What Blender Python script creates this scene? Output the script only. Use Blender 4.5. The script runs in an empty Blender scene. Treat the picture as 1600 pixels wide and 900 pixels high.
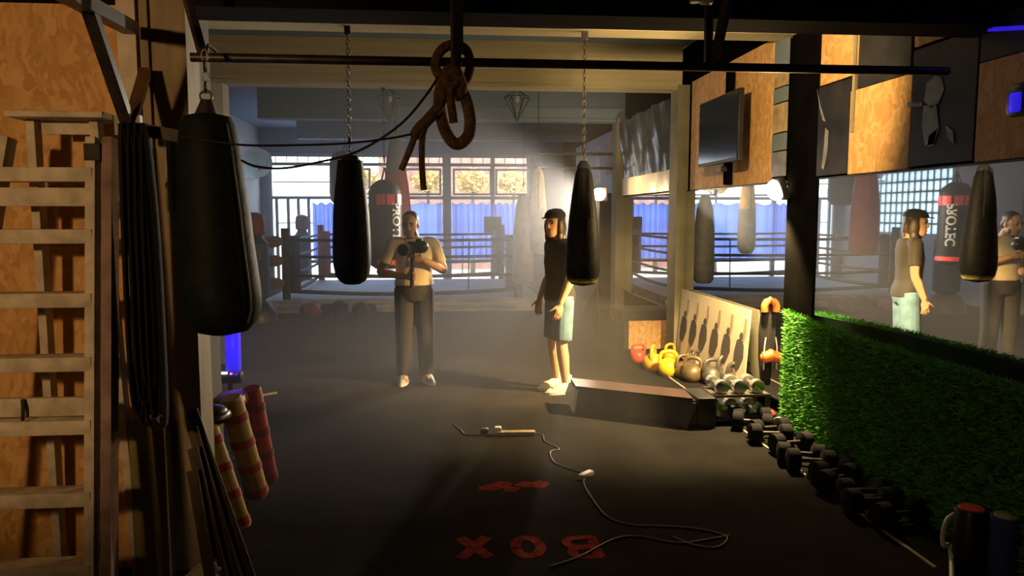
import bpy, bmesh, math, random
from mathutils import Vector, Matrix
random.seed(7)
sc = bpy.context.scene
COL = sc.collection
PI = math.pi

# ------------------------------------------------------------------ camera
FPX = 1180.0
TH, PH = math.radians(5.30), math.radians(5.57)
CAM = Vector((0, 0, 1.65))
Fv = Vector((math.sin(TH)*math.cos(PH), math.cos(TH)*math.cos(PH), -math.sin(PH)))
Rv = Vector((math.cos(TH), -math.sin(TH), 0))
Uv = Rv.cross(Fv)
cd = bpy.data.cameras.new('camera'); cam = bpy.data.objects.new('camera', cd); COL.objects.link(cam)
cd.sensor_width = 36; cd.lens = 36*FPX/1600; cd.clip_start = 0.05
m = Matrix((Rv, Uv, -Fv)).transposed().to_4x4(); m.translation = CAM
cam.matrix_world = m
sc.camera = cam

def P(px, py, Y=None, z=None, x=None):
    """place in the room seen along a line of sight, at a depth, a height or a side distance"""
    d = Fv + Rv*((px-800)/FPX) + Uv*((450-py)/FPX)
    if Y is not None: t = Y/d.y
    elif z is not None: t = (z-CAM.z)/d.z
    else: t = x/d.x
    return CAM + d*t

# ------------------------------------------------------------------ world, exposure, lamps
w = bpy.data.worlds.new('world'); sc.world = w; w.use_nodes = True
bg = w.node_tree.nodes['Background']; bg.inputs[0].default_value = (0.76, 0.87, 1.0, 1); bg.inputs[1].default_value = 7.5
sc.view_settings.view_transform = 'Standard'; sc.view_settings.look = 'None'
sc.view_settings.exposure = 0.0; sc.view_settings.gamma = 1.0; sc.view_settings.use_curve_mapping = False
sc.cycles.max_bounces = 8; sc.cycles.diffuse_bounces = 3; sc.cycles.glossy_bounces = 5
sc.cycles.transparent_max_bounces = 12; sc.cycles.volume_bounces = 0
sc.cycles.sample_clamp_indirect = 4.0; sc.cycles.use_denoising = True

def aim(o, target):
    d = Vector(target)-o.location
    o.rotation_euler = d.to_track_quat('-Z', 'Y').to_euler()
def lamp(name, kind, loc, target, power, color, **kw):
    l = bpy.data.lights.new(name, kind); l.energy = power; l.color = color
    for k, v in kw.items(): setattr(l, k, v)
    o = bpy.data.objects.new(name, l); COL.objects.link(o); o.location = loc
    if target is not None: aim(o, target)
    return o
LA = P(1212, 297, Y=5.88); LB = Vector((2.20, 10.5, 1.93))
NA = Vector((-.93, .10, -.33)).normalized()
lamp('flood_lamp_light', 'SPOT', LA+NA*.085, LA+NA*2, 120, (1, .66, .26), spot_size=math.radians(176), spot_blend=.25, shadow_soft_size=.05)
lamp('flood_lamp_beam', 'SPOT', LA+NA*.085, (1.1, 7.0, .62), 1000, (1, .55, .16), spot_size=math.radians(54), spot_blend=.6, shadow_soft_size=.05)
lamp('flood_lamp_downlight', 'SPOT', LA+NA*.085, LA+Vector((-.35, .35, -1.4)), 950, (1, .70, .32), spot_size=math.radians(112), spot_blend=.35, shadow_soft_size=.05)
lamp('work_lamp_light', 'SPOT', LB+Vector((-.06,-.1,0)), LB+Vector((-.60,-.80,-.20)), 1250, (1, .86, .68), spot_size=math.radians(54), spot_blend=.35, shadow_soft_size=.05)
lamp('work_lamp_spill', 'POINT', LB+Vector((.0,-.16,.02)), None, 40, (1, .66, .3), shadow_soft_size=.05)
lamp('entrance_lamp_light', 'SPOT', (-2.6, -0.9, 2.35), (-1.75, 3.5, 1.75), 230, (1, .56, .22), spot_size=math.radians(42), spot_blend=.6, shadow_soft_size=.10)
lamp('unseen_board_spot', 'SPOT', (.9, 3.95, 2.72), (2.78, 6.2, 2.5), 430, (1, .68, .30), spot_size=math.radians(82), spot_blend=.5, shadow_soft_size=.06)  # added unseen spot without a fixture, brightens the television board and boarded beam
lamp('entrance_lamp_spill', 'POINT', (-2.5, -1.2, 2.3), None, 45, (1, .56, .22), shadow_soft_size=.1)
lamp('blue_strip_light', 'AREA', (2.6, 3.0, 2.7), (2.3, 3.5, 1.6), .25, (.12, .08, 1), size=.3)
def portal(loc, target, sx, sy):
    o = lamp('daylight_portal', 'AREA', loc, target, 1, (1,1,1), shape='RECTANGLE', size=sx, size_y=sy)
    o.data.cycles.is_portal = True
portal((-.9, 17.5, 1.6), (-.9, 0, 1.6), 6.0, 3.0)
portal((-4.25, 14.8, 2.0), (0, 14.8, 2.0), 2.7, 1.6)
sun = lamp('sun', 'SUN', (0, 30, 20), None, 6.0, (1, .85, .65), angle=math.radians(1))
sun.rotation_euler = Vector((.45, .5, -.62)).to_track_quat('-Z', 'Y').to_euler()

# ------------------------------------------------------------------ materials
def mat(name, col, rough=.6, metal=0, vary=0, vscale=8, stretch=(1,1,1), col2=None, bump=0, bscale=None, spec=.5, emit=None, es=0, sub=0):
    m = bpy.data.materials.new(name); m.use_nodes = True
    nt = m.node_tree; b = nt.nodes['Principled BSDF']
    b.inputs['Base Color'].default_value = (*col, 1); b.inputs['Roughness'].default_value = rough
    b.inputs['Metallic'].default_value = metal; b.inputs['Specular IOR Level'].default_value = spec
    if emit: b.inputs['Emission Color'].default_value = (*emit, 1); b.inputs['Emission Strength'].default_value = es
    if vary or col2 or bump:
        tc = nt.nodes.new('ShaderNodeTexCoord'); mp = nt.nodes.new('ShaderNodeMapping')
        nt.links.new(tc.outputs['Object'], mp.inputs[0]); mp.inputs['Scale'].default_value = stretch
        n = nt.nodes.new('ShaderNodeTexNoise'); n.inputs['Scale'].default_value = vscale; n.inputs['Detail'].default_value = 6
        nt.links.new(mp.outputs[0], n.inputs['Vector'])
        if vary or col2:
            r = nt.nodes.new('ShaderNodeValToRGB')
            c2 = col2 or tuple(min(1, c*(1+vary)) for c in col); c1 = col if col2 else tuple(c*(1-vary) for c in col)
            r.color_ramp.elements[0].position = .35; r.color_ramp.elements[1].position = .65
            r.color_ramp.elements[0].color = (*c1, 1); r.color_ramp.elements[1].color = (*c2, 1)
            nt.links.new(n.outputs['Fac'], r.inputs[0]); nt.links.new(r.outputs[0], b.inputs['Base Color'])
        if bump:
            bp = nt.nodes.new('ShaderNodeBump'); bp.inputs['Strength'].default_value = bump; bp.inputs['Distance'].default_value = .01
            n2 = n
            if bscale:
                n2 = nt.nodes.new('ShaderNodeTexNoise'); n2.inputs['Scale'].default_value = bscale; nt.links.new(mp.outputs[0], n2.inputs['Vector'])
            nt.links.new(n2.outputs['Fac'], bp.inputs['Height']); nt.links.new(bp.outputs[0], b.inputs['Normal'])
    return m

def osb_mat(name, c1, c2, c3):
    m = mat(name, c1, .65); nt = m.node_tree; b = nt.nodes['Principled BSDF']
    tc = nt.nodes.new('ShaderNodeTexCoord'); n = nt.nodes.new('ShaderNodeTexNoise'); n.inputs['Scale'].default_value = 5
    mix = nt.nodes.new('ShaderNodeVectorMath'); mix.operation = 'MULTIPLY_ADD'
    mix.inputs[1].default_value = (.25, .25, .25)
    nt.links.new(tc.outputs['Object'], n.inputs['Vector']); nt.links.new(n.outputs['Color'], mix.inputs[0]); nt.links.new(tc.outputs['Object'], mix.inputs[2])
    v = nt.nodes.new('ShaderNodeTexVoronoi'); v.inputs['Scale'].default_value = 34
    mp = nt.nodes.new('ShaderNodeMapping'); mp.inputs['Scale'].default_value = (1, 1, .45); mp.inputs['Rotation'].default_value = (.5, .4, .6)
    nt.links.new(mix.outputs[0], mp.inputs[0]); nt.links.new(mp.outputs[0], v.inputs['Vector'])
    r = nt.nodes.new('ShaderNodeValToRGB'); e = r.color_ramp.elements
    e[0].position = .1; e[0].color = (*c2, 1); e[1].position = .9; e[1].color = (*c3, 1); k = e.new(.5); k.color = (*c1, 1)
    s = nt.nodes.new('ShaderNodeSeparateColor'); nt.links.new(v.outputs['Color'], s.inputs[0]); nt.links.new(s.outputs[0], r.inputs[0])
    nt.links.new(r.outputs[0], b.inputs['Base Color'])
    return m

def translucent_mat(name, col, t=.6):
    m = bpy.data.materials.new(name); m.use_nodes = True; nt = m.node_tree
    for n in list(nt.nodes):
        if n.type != 'OUTPUT_MATERIAL': nt.nodes.remove(n)
    out = next(n for n in nt.nodes if n.type == 'OUTPUT_MATERIAL')
    d = nt.nodes.new('ShaderNodeBsdfDiffuse'); tr = nt.nodes.new('ShaderNodeBsdfTranslucent'); mx = nt.nodes.new('ShaderNodeMixShader')
    d.inputs[0].default_value = (*col, 1); tr.inputs[0].default_value = (*col, 1); mx.inputs[0].default_value = t
    nt.links.new(d.outputs[0], mx.inputs[1]); nt.links.new(tr.outputs[0], mx.inputs[2]); nt.links.new(mx.outputs[0], out.inputs[0])
    return m
def glass_mat(name):
    m = bpy.data.materials.new(name); m.use_nodes = True; nt = m.node_tree
    for n in list(nt.nodes):
        if n.type != 'OUTPUT_MATERIAL': nt.nodes.remove(n)
    out = next(n for n in nt.nodes if n.type == 'OUTPUT_MATERIAL')
    a = nt.nodes.new('ShaderNodeBsdfTransparent'); g = nt.nodes.new('ShaderNodeBsdfGlossy'); mx = nt.nodes.new('ShaderNodeMixShader')
    a.inputs[0].default_value = (.92, .95, .95, 1); g.inputs['Roughness'].default_value = .03; mx.inputs[0].default_value = .06
    nt.links.new(a.outputs[0], mx.inputs[1]); nt.links.new(g.outputs[0], mx.inputs[2]); nt.links.new(mx.outputs[0], out.inputs[0])
    return m

M = {}
M['floor'] = mat('rubber floor', (.021, .0195, .0185), .7, vary=.15, vscale=3, bump=.15, bscale=120, spec=.0)
M['osb'] = osb_mat('strand board', (.58, .33, .115), (.50, .265, .085), (.66, .41, .165))
M['plaster'] = mat('pale plaster', (.66, .69, .74), .8, vary=.08, vscale=2)
M['plaster_blue'] = mat('blue grey plaster', (.17, .26, .40), .8, vary=.08, vscale=2)
M['beam'] = mat('pale beam boards', (.44, .39, .245), .75, vary=.14, vscale=3, stretch=(.25, 1, 9))
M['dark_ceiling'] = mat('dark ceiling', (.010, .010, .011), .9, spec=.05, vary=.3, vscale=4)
M['dark_steel'] = mat('black painted steel', (.018, .017, .018), .42, metal=.2, vary=.5, vscale=12, col2=(.05, .045, .042))
M['grey_steel'] = mat('grey painted steel', (.52, .48, .42), .5, vary=.15, vscale=9)
M['rust'] = mat('rusty steel', (.09, .045, .022), .7, vary=.4, vscale=15)
M['chain'] = mat('blackened chain', (.06, .055, .05), .4, metal=.7)
M['steel'] = mat('bright steel', (.55, .54, .52), .3, metal=.9)
M['mirror'] = mat('mirror silver', (.82, .85, .86), .015, metal=1.0)
M['pillar_dark'] = mat('dark pillar', (.0035, .0033, .003), .9, spec=0, vary=.2, vscale=5)
M['pillar_olive'] = mat('olive pillar', (.20, .19, .125), .75, vary=.15, vscale=4)
M['column'] = mat('pale column wood', (.27, .22, .145), .7, vary=.2, vscale=6, stretch=(3, 3, .5))
M['partition'] = mat('dull partition', (.08, .068, .05), .8, vary=.2)
M['white_wood'] = mat('worn white paint on wood', (.52, .48, .41), .65, vary=.2, vscale=14, stretch=(1, 1, 1))
M['wood_side'] = mat('dark ladder side', (.22, .15, .15), .7, vary=.3, vscale=10)  # duller, darker tone for the side piece of the right rail
M['plank'] = mat('raw dark planks', (.06, .042, .027), .75, vary=.3, vscale=10, stretch=(4, 4, .4))
M['leather'] = mat('black leather', (.011, .011, .0115), .55, spec=.15, vary=.3, vscale=20, bump=.25, bscale=45)
M['leather_green'] = mat('dark green black leather', (.006, .010, .009), .6, spec=.10, vary=.3, vscale=8, bump=.3, bscale=18)
M['leather_grey'] = mat('grey leather', (.22, .22, .20), .5, vary=.15)
M['yellow_print'] = mat('worn yellow print', (.42, .36, .10), .6, vary=.5, vscale=30)
M['tan'] = mat('tan strap cloth', (.50, .38, .16), .7, vary=.15)
M['red_leather'] = mat('red vinyl', (.36, .03, .035), .5, vary=.15)
M['blue_leather'] = mat('navy vinyl', (.04, .07, .14), .5)
M['bluegrey_cloth'] = mat('blue grey canvas', (.18, .20, .26), .75)
M['red'] = mat('red print', (.62, .03, .03), .5)
M['white'] = mat('white print', (.8, .8, .78), .5)
M['dull_white'] = mat('dull white plastic', (.62, .61, .58), .5, vary=.08)
M['cable'] = mat('grimy white cable', (.09, .085, .075), .6, vary=.2)
M['rope'] = mat('manila rope', (.30, .20, .12), .85, vary=.35, vscale=40, bump=.6, bscale=90)
M['strap'] = mat('black webbing', (.015, .014, .015), .7)
M['black'] = mat('black plastic', (.014, .014, .015), .38)
M['rubber'] = mat('black rubber', (.010, .010, .011), .85, spec=.2, bump=.2, bscale=40)
M['screen'] = mat('dark screen', (.012, .014, .018), .12)
M['yellow'] = mat('yellow paint', (.80, .55, .02), .4, vary=.06)
M['orange_yellow'] = mat('amber paint', (.75, .42, .03), .4, vary=.06)
M['redpaint'] = mat('red coated iron', (.60, .07, .035), .42)
M['iron'] = mat('grey cast iron', (.11, .105, .095), .42, metal=.4, vary=.3, vscale=14)
M['brassy'] = mat('brown worn iron', (.21, .15, .085), .4, metal=.4, vary=.25)
M['chrome'] = mat('scuffed chrome', (.62, .60, .55), .28, metal=.8)
M['hedge'] = mat('plastic hedge leaves', (.13, .46, .04), .55, vary=.35, vscale=25)
M['hedge_back'] = mat('hedge backing', (.015, .05, .012), .8)
M['orange'] = mat('orange nylon', (.85, .18, .03), .5, vary=.1)
M['poster'] = mat('cream poster', (.80, .72, .50), .6)
M['fig_dark'] = mat('printed dark clothing', (.10, .09, .08), .6)
M['fig_skin'] = mat('printed skin', (.48, .32, .20), .6)
M['photo_dark'] = mat('dark photo print', (.012, .012, .014), .5, spec=.25, vary=.4, vscale=4, col2=(.028, .027, .029))
M['photo_grey'] = mat('grey photo detail', (.20, .20, .20), .4, vary=.4, vscale=9)
M['photo_tan'] = mat('tan photo detail', (.38, .28, .15), .5, vary=.3, vscale=9)
M['photo_blue'] = mat('blue grey print', (.15, .19, .23), .5)
M['vinyl'] = mat('dark plastic banner', (.05, .055, .06), .22, vary=.3, vscale=4, bump=.5, bscale=6)
M['vinyl_lit'] = mat('lamplit lower banner', (.60, .50, .34), .4, vary=.15, vscale=6, stretch=(1, 6, .4))  # lamp glow on the lower banner put into a paler tan
M['curtain'] = translucent_mat('blue curtain cloth', (.25, .36, .92), .72)
M['frosted'] = translucent_mat('frosted glass block', (.72, .82, .85), .8)
M['glass'] = glass_mat('window glass')
M['frame'] = mat('grey window frame', (.33, .37, .43), .5)
M['canvas'] = mat('ring canvas', (.52, .54, .60), .7, vary=.12, vscale=2)
M['apron'] = mat('ring apron cloth', (.62, .62, .66), .75, vary=.3, vscale=3, stretch=(.5, 1, 6))
M['ringrope'] = mat('dark ring rope', (.035, .035, .05), .6)
M['tanpad'] = mat('worn tan pad', (.34, .20, .11), .7)
M['terracotta'] = mat('terracotta', (.55, .28, .20), .8, vary=.25, vscale=6)
M['outwall'] = mat('pink brick', (.42, .22, .17), .85, vary=.35, vscale=3)
M['leaf_sun'] = mat('sunlit leaves', (.80, .55, .20), .6, vary=.3, vscale=6)
M['outground'] = mat('pale pavement', (.6, .55, .5), .8)
M['skin'] = mat('skin', (.48, .27, .17), .55, vary=.08)
M['skin2'] = mat('skin tanned', (.42, .25, .16), .55, vary=.08)
M['hair'] = mat('dark brown hair', (.028, .018, .013), .5, vary=.4, vscale=60, stretch=(4, 4, .6))
M['tee_black'] = mat('black cotton', (.011, .011, .012), .85, vary=.2, vscale=10, bump=.3, bscale=14)
M['denim'] = mat('light denim', (.065, .14, .21), .8, vary=.25, vscale=9, bump=.3, bscale=14)
M['tee_white'] = mat('cream cotton', (.58, .53, .42), .85, vary=.06, vscale=10, bump=.3, bscale=12)
M['trousers'] = mat('dark grey trousers', (.03, .029, .027), .85, vary=.2, bump=.3, bscale=12)
M['shoe'] = mat('white trainer', (.72, .68, .55), .6)
M['shoe_grey'] = mat('grey trainer', (.25, .28, .32), .6)
M['eye'] = mat('dark eye', (.02, .015, .012), .2)
M['lip'] = mat('lips', (.34, .13, .10), .5)
M['lampface'] = mat('lit lamp face', (1, .9, .7), .5, emit=(1, .86, .62), es=22)
M['blue_led'] = mat('blue led', (.05, .03, .6), .4, emit=(.035, .015, 1), es=.55)
M['white_led'] = mat('white led', (.9, .9, 1), .4, emit=(.9, .9, 1), es=3)
M['red_led'] = mat('magenta led', (.9, .1, .6), .4, emit=(.9, .1, .7), es=2)
M['floor_red'] = mat('worn red floor paint', (.17, .030, .024), .8, spec=0, vary=.35, vscale=22)
M['pale_line'] = mat('pale floor strip', (.38, .33, .25), .6, vary=.2)
M['vest_red'] = mat('dark red vinyl', (.16, .02, .025), .55, vary=.2)
M['foam_yellow'] = mat('yellow foam', (.40, .26, .06), .7, vary=.15)
M['foam_red'] = mat('red foam bands', (.32, .035, .03), .7, vary=.15)
M['blue_pad'] = mat('blue foam', (.03, .06, .30), .7)
M['bag_white'] = mat('white plastic bag', (.62, .6, .6), .4)
M['brown_vinyl'] = mat('brown black vinyl', (.05, .028, .023), .5, spec=.25, vary=.2)
M['grey_vinyl'] = mat('dark grey panel', (.055, .052, .05), .55, vary=.2)
M['teal'] = mat('teal wire', (.03, .07, .065), .5)
M['olive_paint'] = mat('olive yellow paint', (.15, .135, .05), .7, vary=.2, vscale=5)
M['sign'] = mat('olive sign', (.24, .22, .12), .6)

# ------------------------------------------------------------------ mesh helpers
class MB:
    def __init__(s): s.bm = bmesh.new()
    def box(s, c, size, rot=None, bev=0):
        mt = Matrix.Translation(Vector(c)) @ ((rot if rot is not None else Matrix.Identity(3)).to_4x4()) @ Matrix.Diagonal((*size, 1))
        g = bmesh.ops.create_cube(s.bm, size=1, matrix=mt)
        if bev:
            es = list({e for v in g['verts'] for e in v.link_edges})
            bmesh.ops.bevel(s.bm, geom=es, offset=bev, segments=2, profile=.5, affect='EDGES')
        return s
    def box2(s, a, b, bev=0):
        a = Vector(a); b = Vector(b)
        return s.box((a+b)/2, [abs(q) for q in (b-a)], None, bev)
    def bar(s, a, b, wd, dp, up=(0, 0, 1), bev=0):
        a = Vector(a); b = Vector(b); d = (b-a); L = d.length; d.normalize(); up = Vector(up)
        if abs(d.dot(up)) > .98: up = Vector((0, 1, 0))
        x = d.cross(up).normalized(); y = x.cross(d).normalized()
        return s.box((a+b)/2, (wd, L, dp), Matrix((x, d, y)).transposed(), bev)
    def tube(s, pts, rad, n=10, closed=False, flat=None, cap=True):
        pts = [Vector(p) for p in pts]; N = len(pts)
        rads = rad if isinstance(rad, (list, tuple)) else [rad]*N
        rings = []; prev = None
        for i in range(N):
            a = pts[(i-1) % N] if (closed or i > 0) else pts[i]; b = pts[(i+1) % N] if (closed or i < N-1) else pts[i]
            t = (b-a)
            t = t.normalized() if t.length > 1e-9 else Vector((0, 0, 1))
            if prev is None:
                u = Vector((0, 1, 0)) if abs(t.y) < .9 else Vector((1, 0, 0))
                u = (u - t*u.dot(t)).normalized()
            else:
                u = (prev - t*prev.dot(t))
                u = u.normalized() if u.length > 1e-6 else t.orthogonal().normalized()
            prev = u; v = t.cross(u)
            r = rads[i]; ru, rv = (r if isinstance(r, (tuple, list)) else (r, r))
            if flat: ru, rv = ru, rv*flat
            rings.append([s.bm.verts.new(pts[i] + u*ru*math.cos(2*PI*k/n) + v*rv*math.sin(2*PI*k/n)) for k in range(n)])
        for i in range(N if closed else N-1):
            A = rings[i]; B = rings[(i+1) % N]
            for k in range(n): s.bm.faces.new((A[k], A[(k+1) % n], B[(k+1) % n], B[k]))
        if cap and not closed:
            s.bm.faces.new(rings[0][::-1]); s.bm.faces.new(rings[-1])
        return s
    def loft(s, secs, n=16):
        """secs: (cx,cy,cz,rx,ry) horizontal ellipses"""
        rings = [[s.bm.verts.new((cx+rx*math.cos(2*PI*k/n), cy+ry*math.sin(2*PI*k/n), cz)) for k in range(n)] for cx, cy, cz, rx, ry in secs]
        for A, B in zip(rings, rings[1:]):
            for k in range(n): s.bm.faces.new((A[k], A[(k+1) % n], B[(k+1) % n], B[k]))
        s.bm.faces.new(rings[0][::-1]); s.bm.faces.new(rings[-1])
        return s
    def lathe(s, prof, c=(0, 0, 0), n=24, off=lambda z: (0, 0)):
        return s.loft([(c[0]+off(z)[0], c[1]+off(z)[1], c[2]+z, max(r, .001), max(r, .001)) for r, z in prof], n)
    def ell(s, c, r, rot=None, u=14, v=10):
        mt = Matrix.Translation(Vector(c)) @ ((rot if rot is not None else Matrix.Identity(3)).to_4x4()) @ Matrix.Diagonal((*r, 1))
        bmesh.ops.create_uvsphere(s.bm, u_segments=u, v_segments=v, radius=1, matrix=mt); return s
    def cyl(s, a, b, r, n=16, r2=None):
        return s.tube([a, b], [r, r2 if r2 is not None else r], n)
    def prism(s, pts, ext):
        a = [s.bm.verts.new(p) for p in pts]; b = [s.bm.verts.new(Vector(p)+Vector(ext)) for p in pts]
        s.bm.faces.new(a[::-1]); s.bm.faces.new(b)
        for i in range(len(a)): s.bm.faces.new((a[i], a[(i+1) % len(a)], b[(i+1) % len(a)], b[i]))
        return s
    def torus(s, c, R, r, axis='z', n=20, k=8, sc=(1, 1)):
        pts = []
        for i in range(n):
            a = 2*PI*i/n; p, q = R*math.cos(a)*sc[0], R*math.sin(a)*sc[1]
            pts.append(Vector(c)+Vector({'z': (p, q, 0), 'y': (p, 0, q), 'x': (0, p, q)}[axis]))
        return s.tube(pts, r, k, closed=True)

def tag(o, label=None, cat=None, group=None, kind=None):
    if label: o['label'] = label
    if cat: o['category'] = cat
    if group: o['group'] = group
    if kind: o['kind'] = kind
    return o
def root_of(o):
    while o.parent: o = o.parent
    return o
def mesh_obj(name, me, mt, parent=None, smooth=True, local=False):
    if parent is not None:
        if not local: me.transform(Matrix.Translation(-root_of(parent).location))
        o = bpy.data.objects.new(name, me); COL.objects.link(o); o.parent = parent
    else:
        o = bpy.data.objects.new(name, me); COL.objects.link(o)
        if not local:
            vs = [v.co for v in me.vertices]
            lo = Vector([min(v[i] for v in vs) for i in range(3)]); hi = Vector([max(v[i] for v in vs) for i in range(3)])
            c = Vector(((lo.x+hi.x)/2, (lo.y+hi.y)/2, lo.z)); me.transform(Matrix.Translation(-c)); o.location = c
    if mt is not None: me.materials.append(mt)
    if smooth:
        me.polygons.foreach_set('use_smooth', [True]*len(me.polygons))
        try: me.set_sharp_from_angle(angle=math.radians(38))
        except Exception: pass
    return o
def obj(name, mb, mt, parent=None, local=False, smooth=True):
    bm = mb.bm
    bmesh.ops.recalc_face_normals(bm, faces=bm.faces[:])
    me = bpy.data.meshes.new(name); bm.to_mesh(me); bm.free()
    return mesh_obj(name, me, mt, parent, smooth, local)
def thing(name, label, cat, loc=(0, 0, 0), group=None, rotz=0):
    o = bpy.data.objects.new(name, None); COL.objects.link(o); o.location = loc; o.rotation_euler.z = rotz
    o.empty_display_size = .1
    return tag(o, label, cat, group)
def struct(name, mb, mt, parent=None, label=None, cat=None):
    o = obj(name, mb, mt, parent, local=True, smooth=False)
    if parent is None: tag(o, label or (name.replace('_', ' ') + ' of the gym room'), cat or name.split('_')[0], kind='structure')
    return o
def dup(r, loc, label=None, rotz=None, scale=None):
    c = r.copy(); COL.objects.link(c); c.location = loc
    if label: c['label'] = label
    if rotz is not None: c.rotation_euler.z = rotz
    if scale: c.scale = (scale,)*3
    def kids(src, dst):
        for ch in list(src.children):
            k = ch.copy(); COL.objects.link(k); k.parent = dst; kids(ch, k)
    kids(r, c)
    return c
def remesh(mb, voxel, smooth=2):
    bm = mb.bm; bmesh.ops.recalc_face_normals(bm, faces=bm.faces[:])
    me = bpy.data.meshes.new('tmp'); bm.to_mesh(me); bm.free()
    o = bpy.data.objects.new('tmp', me); COL.objects.link(o)
    r = o.modifiers.new('r', 'REMESH'); r.mode = 'VOXEL'; r.voxel_size = voxel
    if smooth: s = o.modifiers.new('s', 'SMOOTH'); s.iterations = smooth; s.factor = .5
    dg = bpy.context.evaluated_depsgraph_get()
    out = bpy.data.meshes.new_from_object(o.evaluated_get(dg))
    bpy.data.objects.remove(o); bpy.data.meshes.remove(me)
    return out
def text_mesh(txt, size, bold=.0, ext=.001):
    c = bpy.data.curves.new('t', 'FONT'); c.body = txt; c.size = size; c.extrude = ext; c.offset = bold; c.align_x = 'CENTER'; c.align_y = 'CENTER'
    o = bpy.data.objects.new('t', c); COL.objects.link(o)
    dg = bpy.context.evaluated_depsgraph_get(); me = bpy.data.meshes.new_from_object(o.evaluated_get(dg))
    bpy.data.objects.remove(o); bpy.data.curves.remove(c)
    return me
def smooth_path(pts, k=6):
    pts = [Vector(p) for p in pts]; out = []
    for i in range(len(pts)-1):
        p0 = pts[max(i-1, 0)]; p1 = pts[i]; p2 = pts[i+1]; p3 = pts[min(i+2, len(pts)-1)]
        for j in range(k):
            t = j/k
            out.append(.5*((2*p1)+(p2-p0)*t+(2*p0-5*p1+4*p2-p3)*t*t+(3*p1-p0-3*p2+p3)*t**3))
    out.append(pts[-1]); return out

# ------------------------------------------------------------------ setting
WX = 2.78      # mirror plane of the right wall
LX = -4.0      # left wall
BY = 17.3      # window facade
struct('floor', MB().box2((-5, -3, -.1), (3.2, BY+.2, 0)), M['floor'], label='dark rubber gym floor with worn red painted letters', cat='floor')
fl = bpy.data.objects['floor']
struct('wall_right', MB().box2((WX+.02, -3, 0), (WX+.25, BY+.2, 3.7)), M['pillar_dark'], label='dark right wall behind mirrors and strand boards', cat='wall')
wl = MB().box2((LX-.2, 3.4, 0), (LX, 13.5, 3.7)).box2((LX-.2, 16.1, 0), (LX, BY+.2, 3.7)).box2((LX-.2, 13.5, 0), (LX, 16.1, 1.25)).box2((LX-.2, 13.5, 2.75), (LX, 16.1, 3.7))
struct('wall_left', wl, M['plaster'], label='pale left wall at the back behind the ring', cat='wall')
struct('wall_rear', MB().box2((-5, -3.2, 0), (3.2, -3, 3.7)), M['pillar_dark'], label='wall behind the entrance', cat='wall')
struct('wall_entrance', MB().box2((-5, -3, 0), (-4.8, 3.6, 3.7)), M['osb'], label='entrance side wall', cat='wall')
# strand board wall beside the entrance, facing the camera
ow = struct('wall_front', MB().box2((-5, 3.55, 0), (P(243, 300, Y=3.5).x, 3.65, 3.7)), M['osb'], label='orange strand board wall behind the white ladder', cat='wall')
# short partition behind the column
struct('wall_partition', MB().box2((P(345, 560, Y=4.42).x-.1, 3.69, 0), (P(345, 560, Y=4.42).x, 4.42, 3.7)), M['partition'], label='short beige partition behind the big hanging bag', cat='wall')
# facade wall (window hole between x -3.83 and 2.03, up to z 3.05)
fw = MB().box2((LX-.2, BY, 0), (-3.83, BY+.2, 3.7)).box2((2.03, BY, 0), (3.0, BY+.2, 3.7)).box2((-3.83, BY, 3.0), (2.03, BY+.2, 3.7))
struct('wall_back', fw, M['plaster_blue'], label='blue grey end wall around the windows', cat='wall')
struct('ceiling_rear', MB().box2((-5, 3.7, 3.55), (3.2, BY+.2, 3.7)), M['plaster_blue'], label='ceiling over the training room', cat='ceiling')
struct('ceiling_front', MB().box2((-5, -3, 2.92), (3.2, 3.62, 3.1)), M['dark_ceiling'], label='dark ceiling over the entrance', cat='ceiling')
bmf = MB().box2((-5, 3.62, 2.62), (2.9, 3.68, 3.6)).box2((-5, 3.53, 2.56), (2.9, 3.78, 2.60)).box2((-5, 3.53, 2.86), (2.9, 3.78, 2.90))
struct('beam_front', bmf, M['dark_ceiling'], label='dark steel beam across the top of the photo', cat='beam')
for i, y in enumerate((5.84, 8.5, 11.5, 14.5)):
    b = MB().box2((-2.66 if i else -2.66, y, 3.05), (WX+.02 if i != 1 else 2.72, y+.24, 3.55))
    b.box2((-2.66, y-.012, 3.05), (WX if i != 1 else 2.72, y, 3.09))
    b.box2((-2.66, y-.008, 3.24), (WX if i != 1 else 2.72, y, 3.26))
    struct('beam_%d' % (i+2), b, M['beam'] if i < 2 else M['plaster_blue'], label=['pale beam soffit carrying the two black bags', 'broad pale boarded beam across the room', 'blue grey beam behind the pale boarded beam', 'blue grey beam in front of the windows'][i], cat='beam')
for i, (x, y) in enumerate(((P(335, 100, Y=8.5).x, 8.5), (-3.9, 11.5))):
    struct('pillar_left_%d' % (i+1), MB().box2((x-.075, y, 0), (x+.075, y+.24, 3.1)), M['plaster'], label=['pale pillar at the left end of the boarded beam', 'pale pillar on the left wall before the ring'][i], cat='pillar')
Yp = lambda px: P(px, 335, x=WX).y
struct('pillar_right_1', MB().box2((WX-.012, Yp(1276), 0), (WX+.1, Yp(1231), 3.1)), M['pillar_dark'], label='dark pillar between the mirrors, in front of the lit lamp', cat='pillar')
pr = struct('pillar_right_2', MB().box2((2.67, 8.46, 0), (WX+.1, 8.76, 3.1)), M['pillar_olive'], label='olive pillar beside the television board', cat='pillar')
struct('pillar_right_3', MB().box2((2.65, 11.4, 0), (WX+.1, 11.7, 3.1)), M['pillar_olive'], label='olive grey pillar beyond the plastic banner', cat='pillar')
struct('trim_floor', MB().box2((2.28, 3.2, 0), (2.297, 8.3, .006)), M['pale_line'], label='thin pale edge strip along the floor mats', cat='trim')

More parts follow.
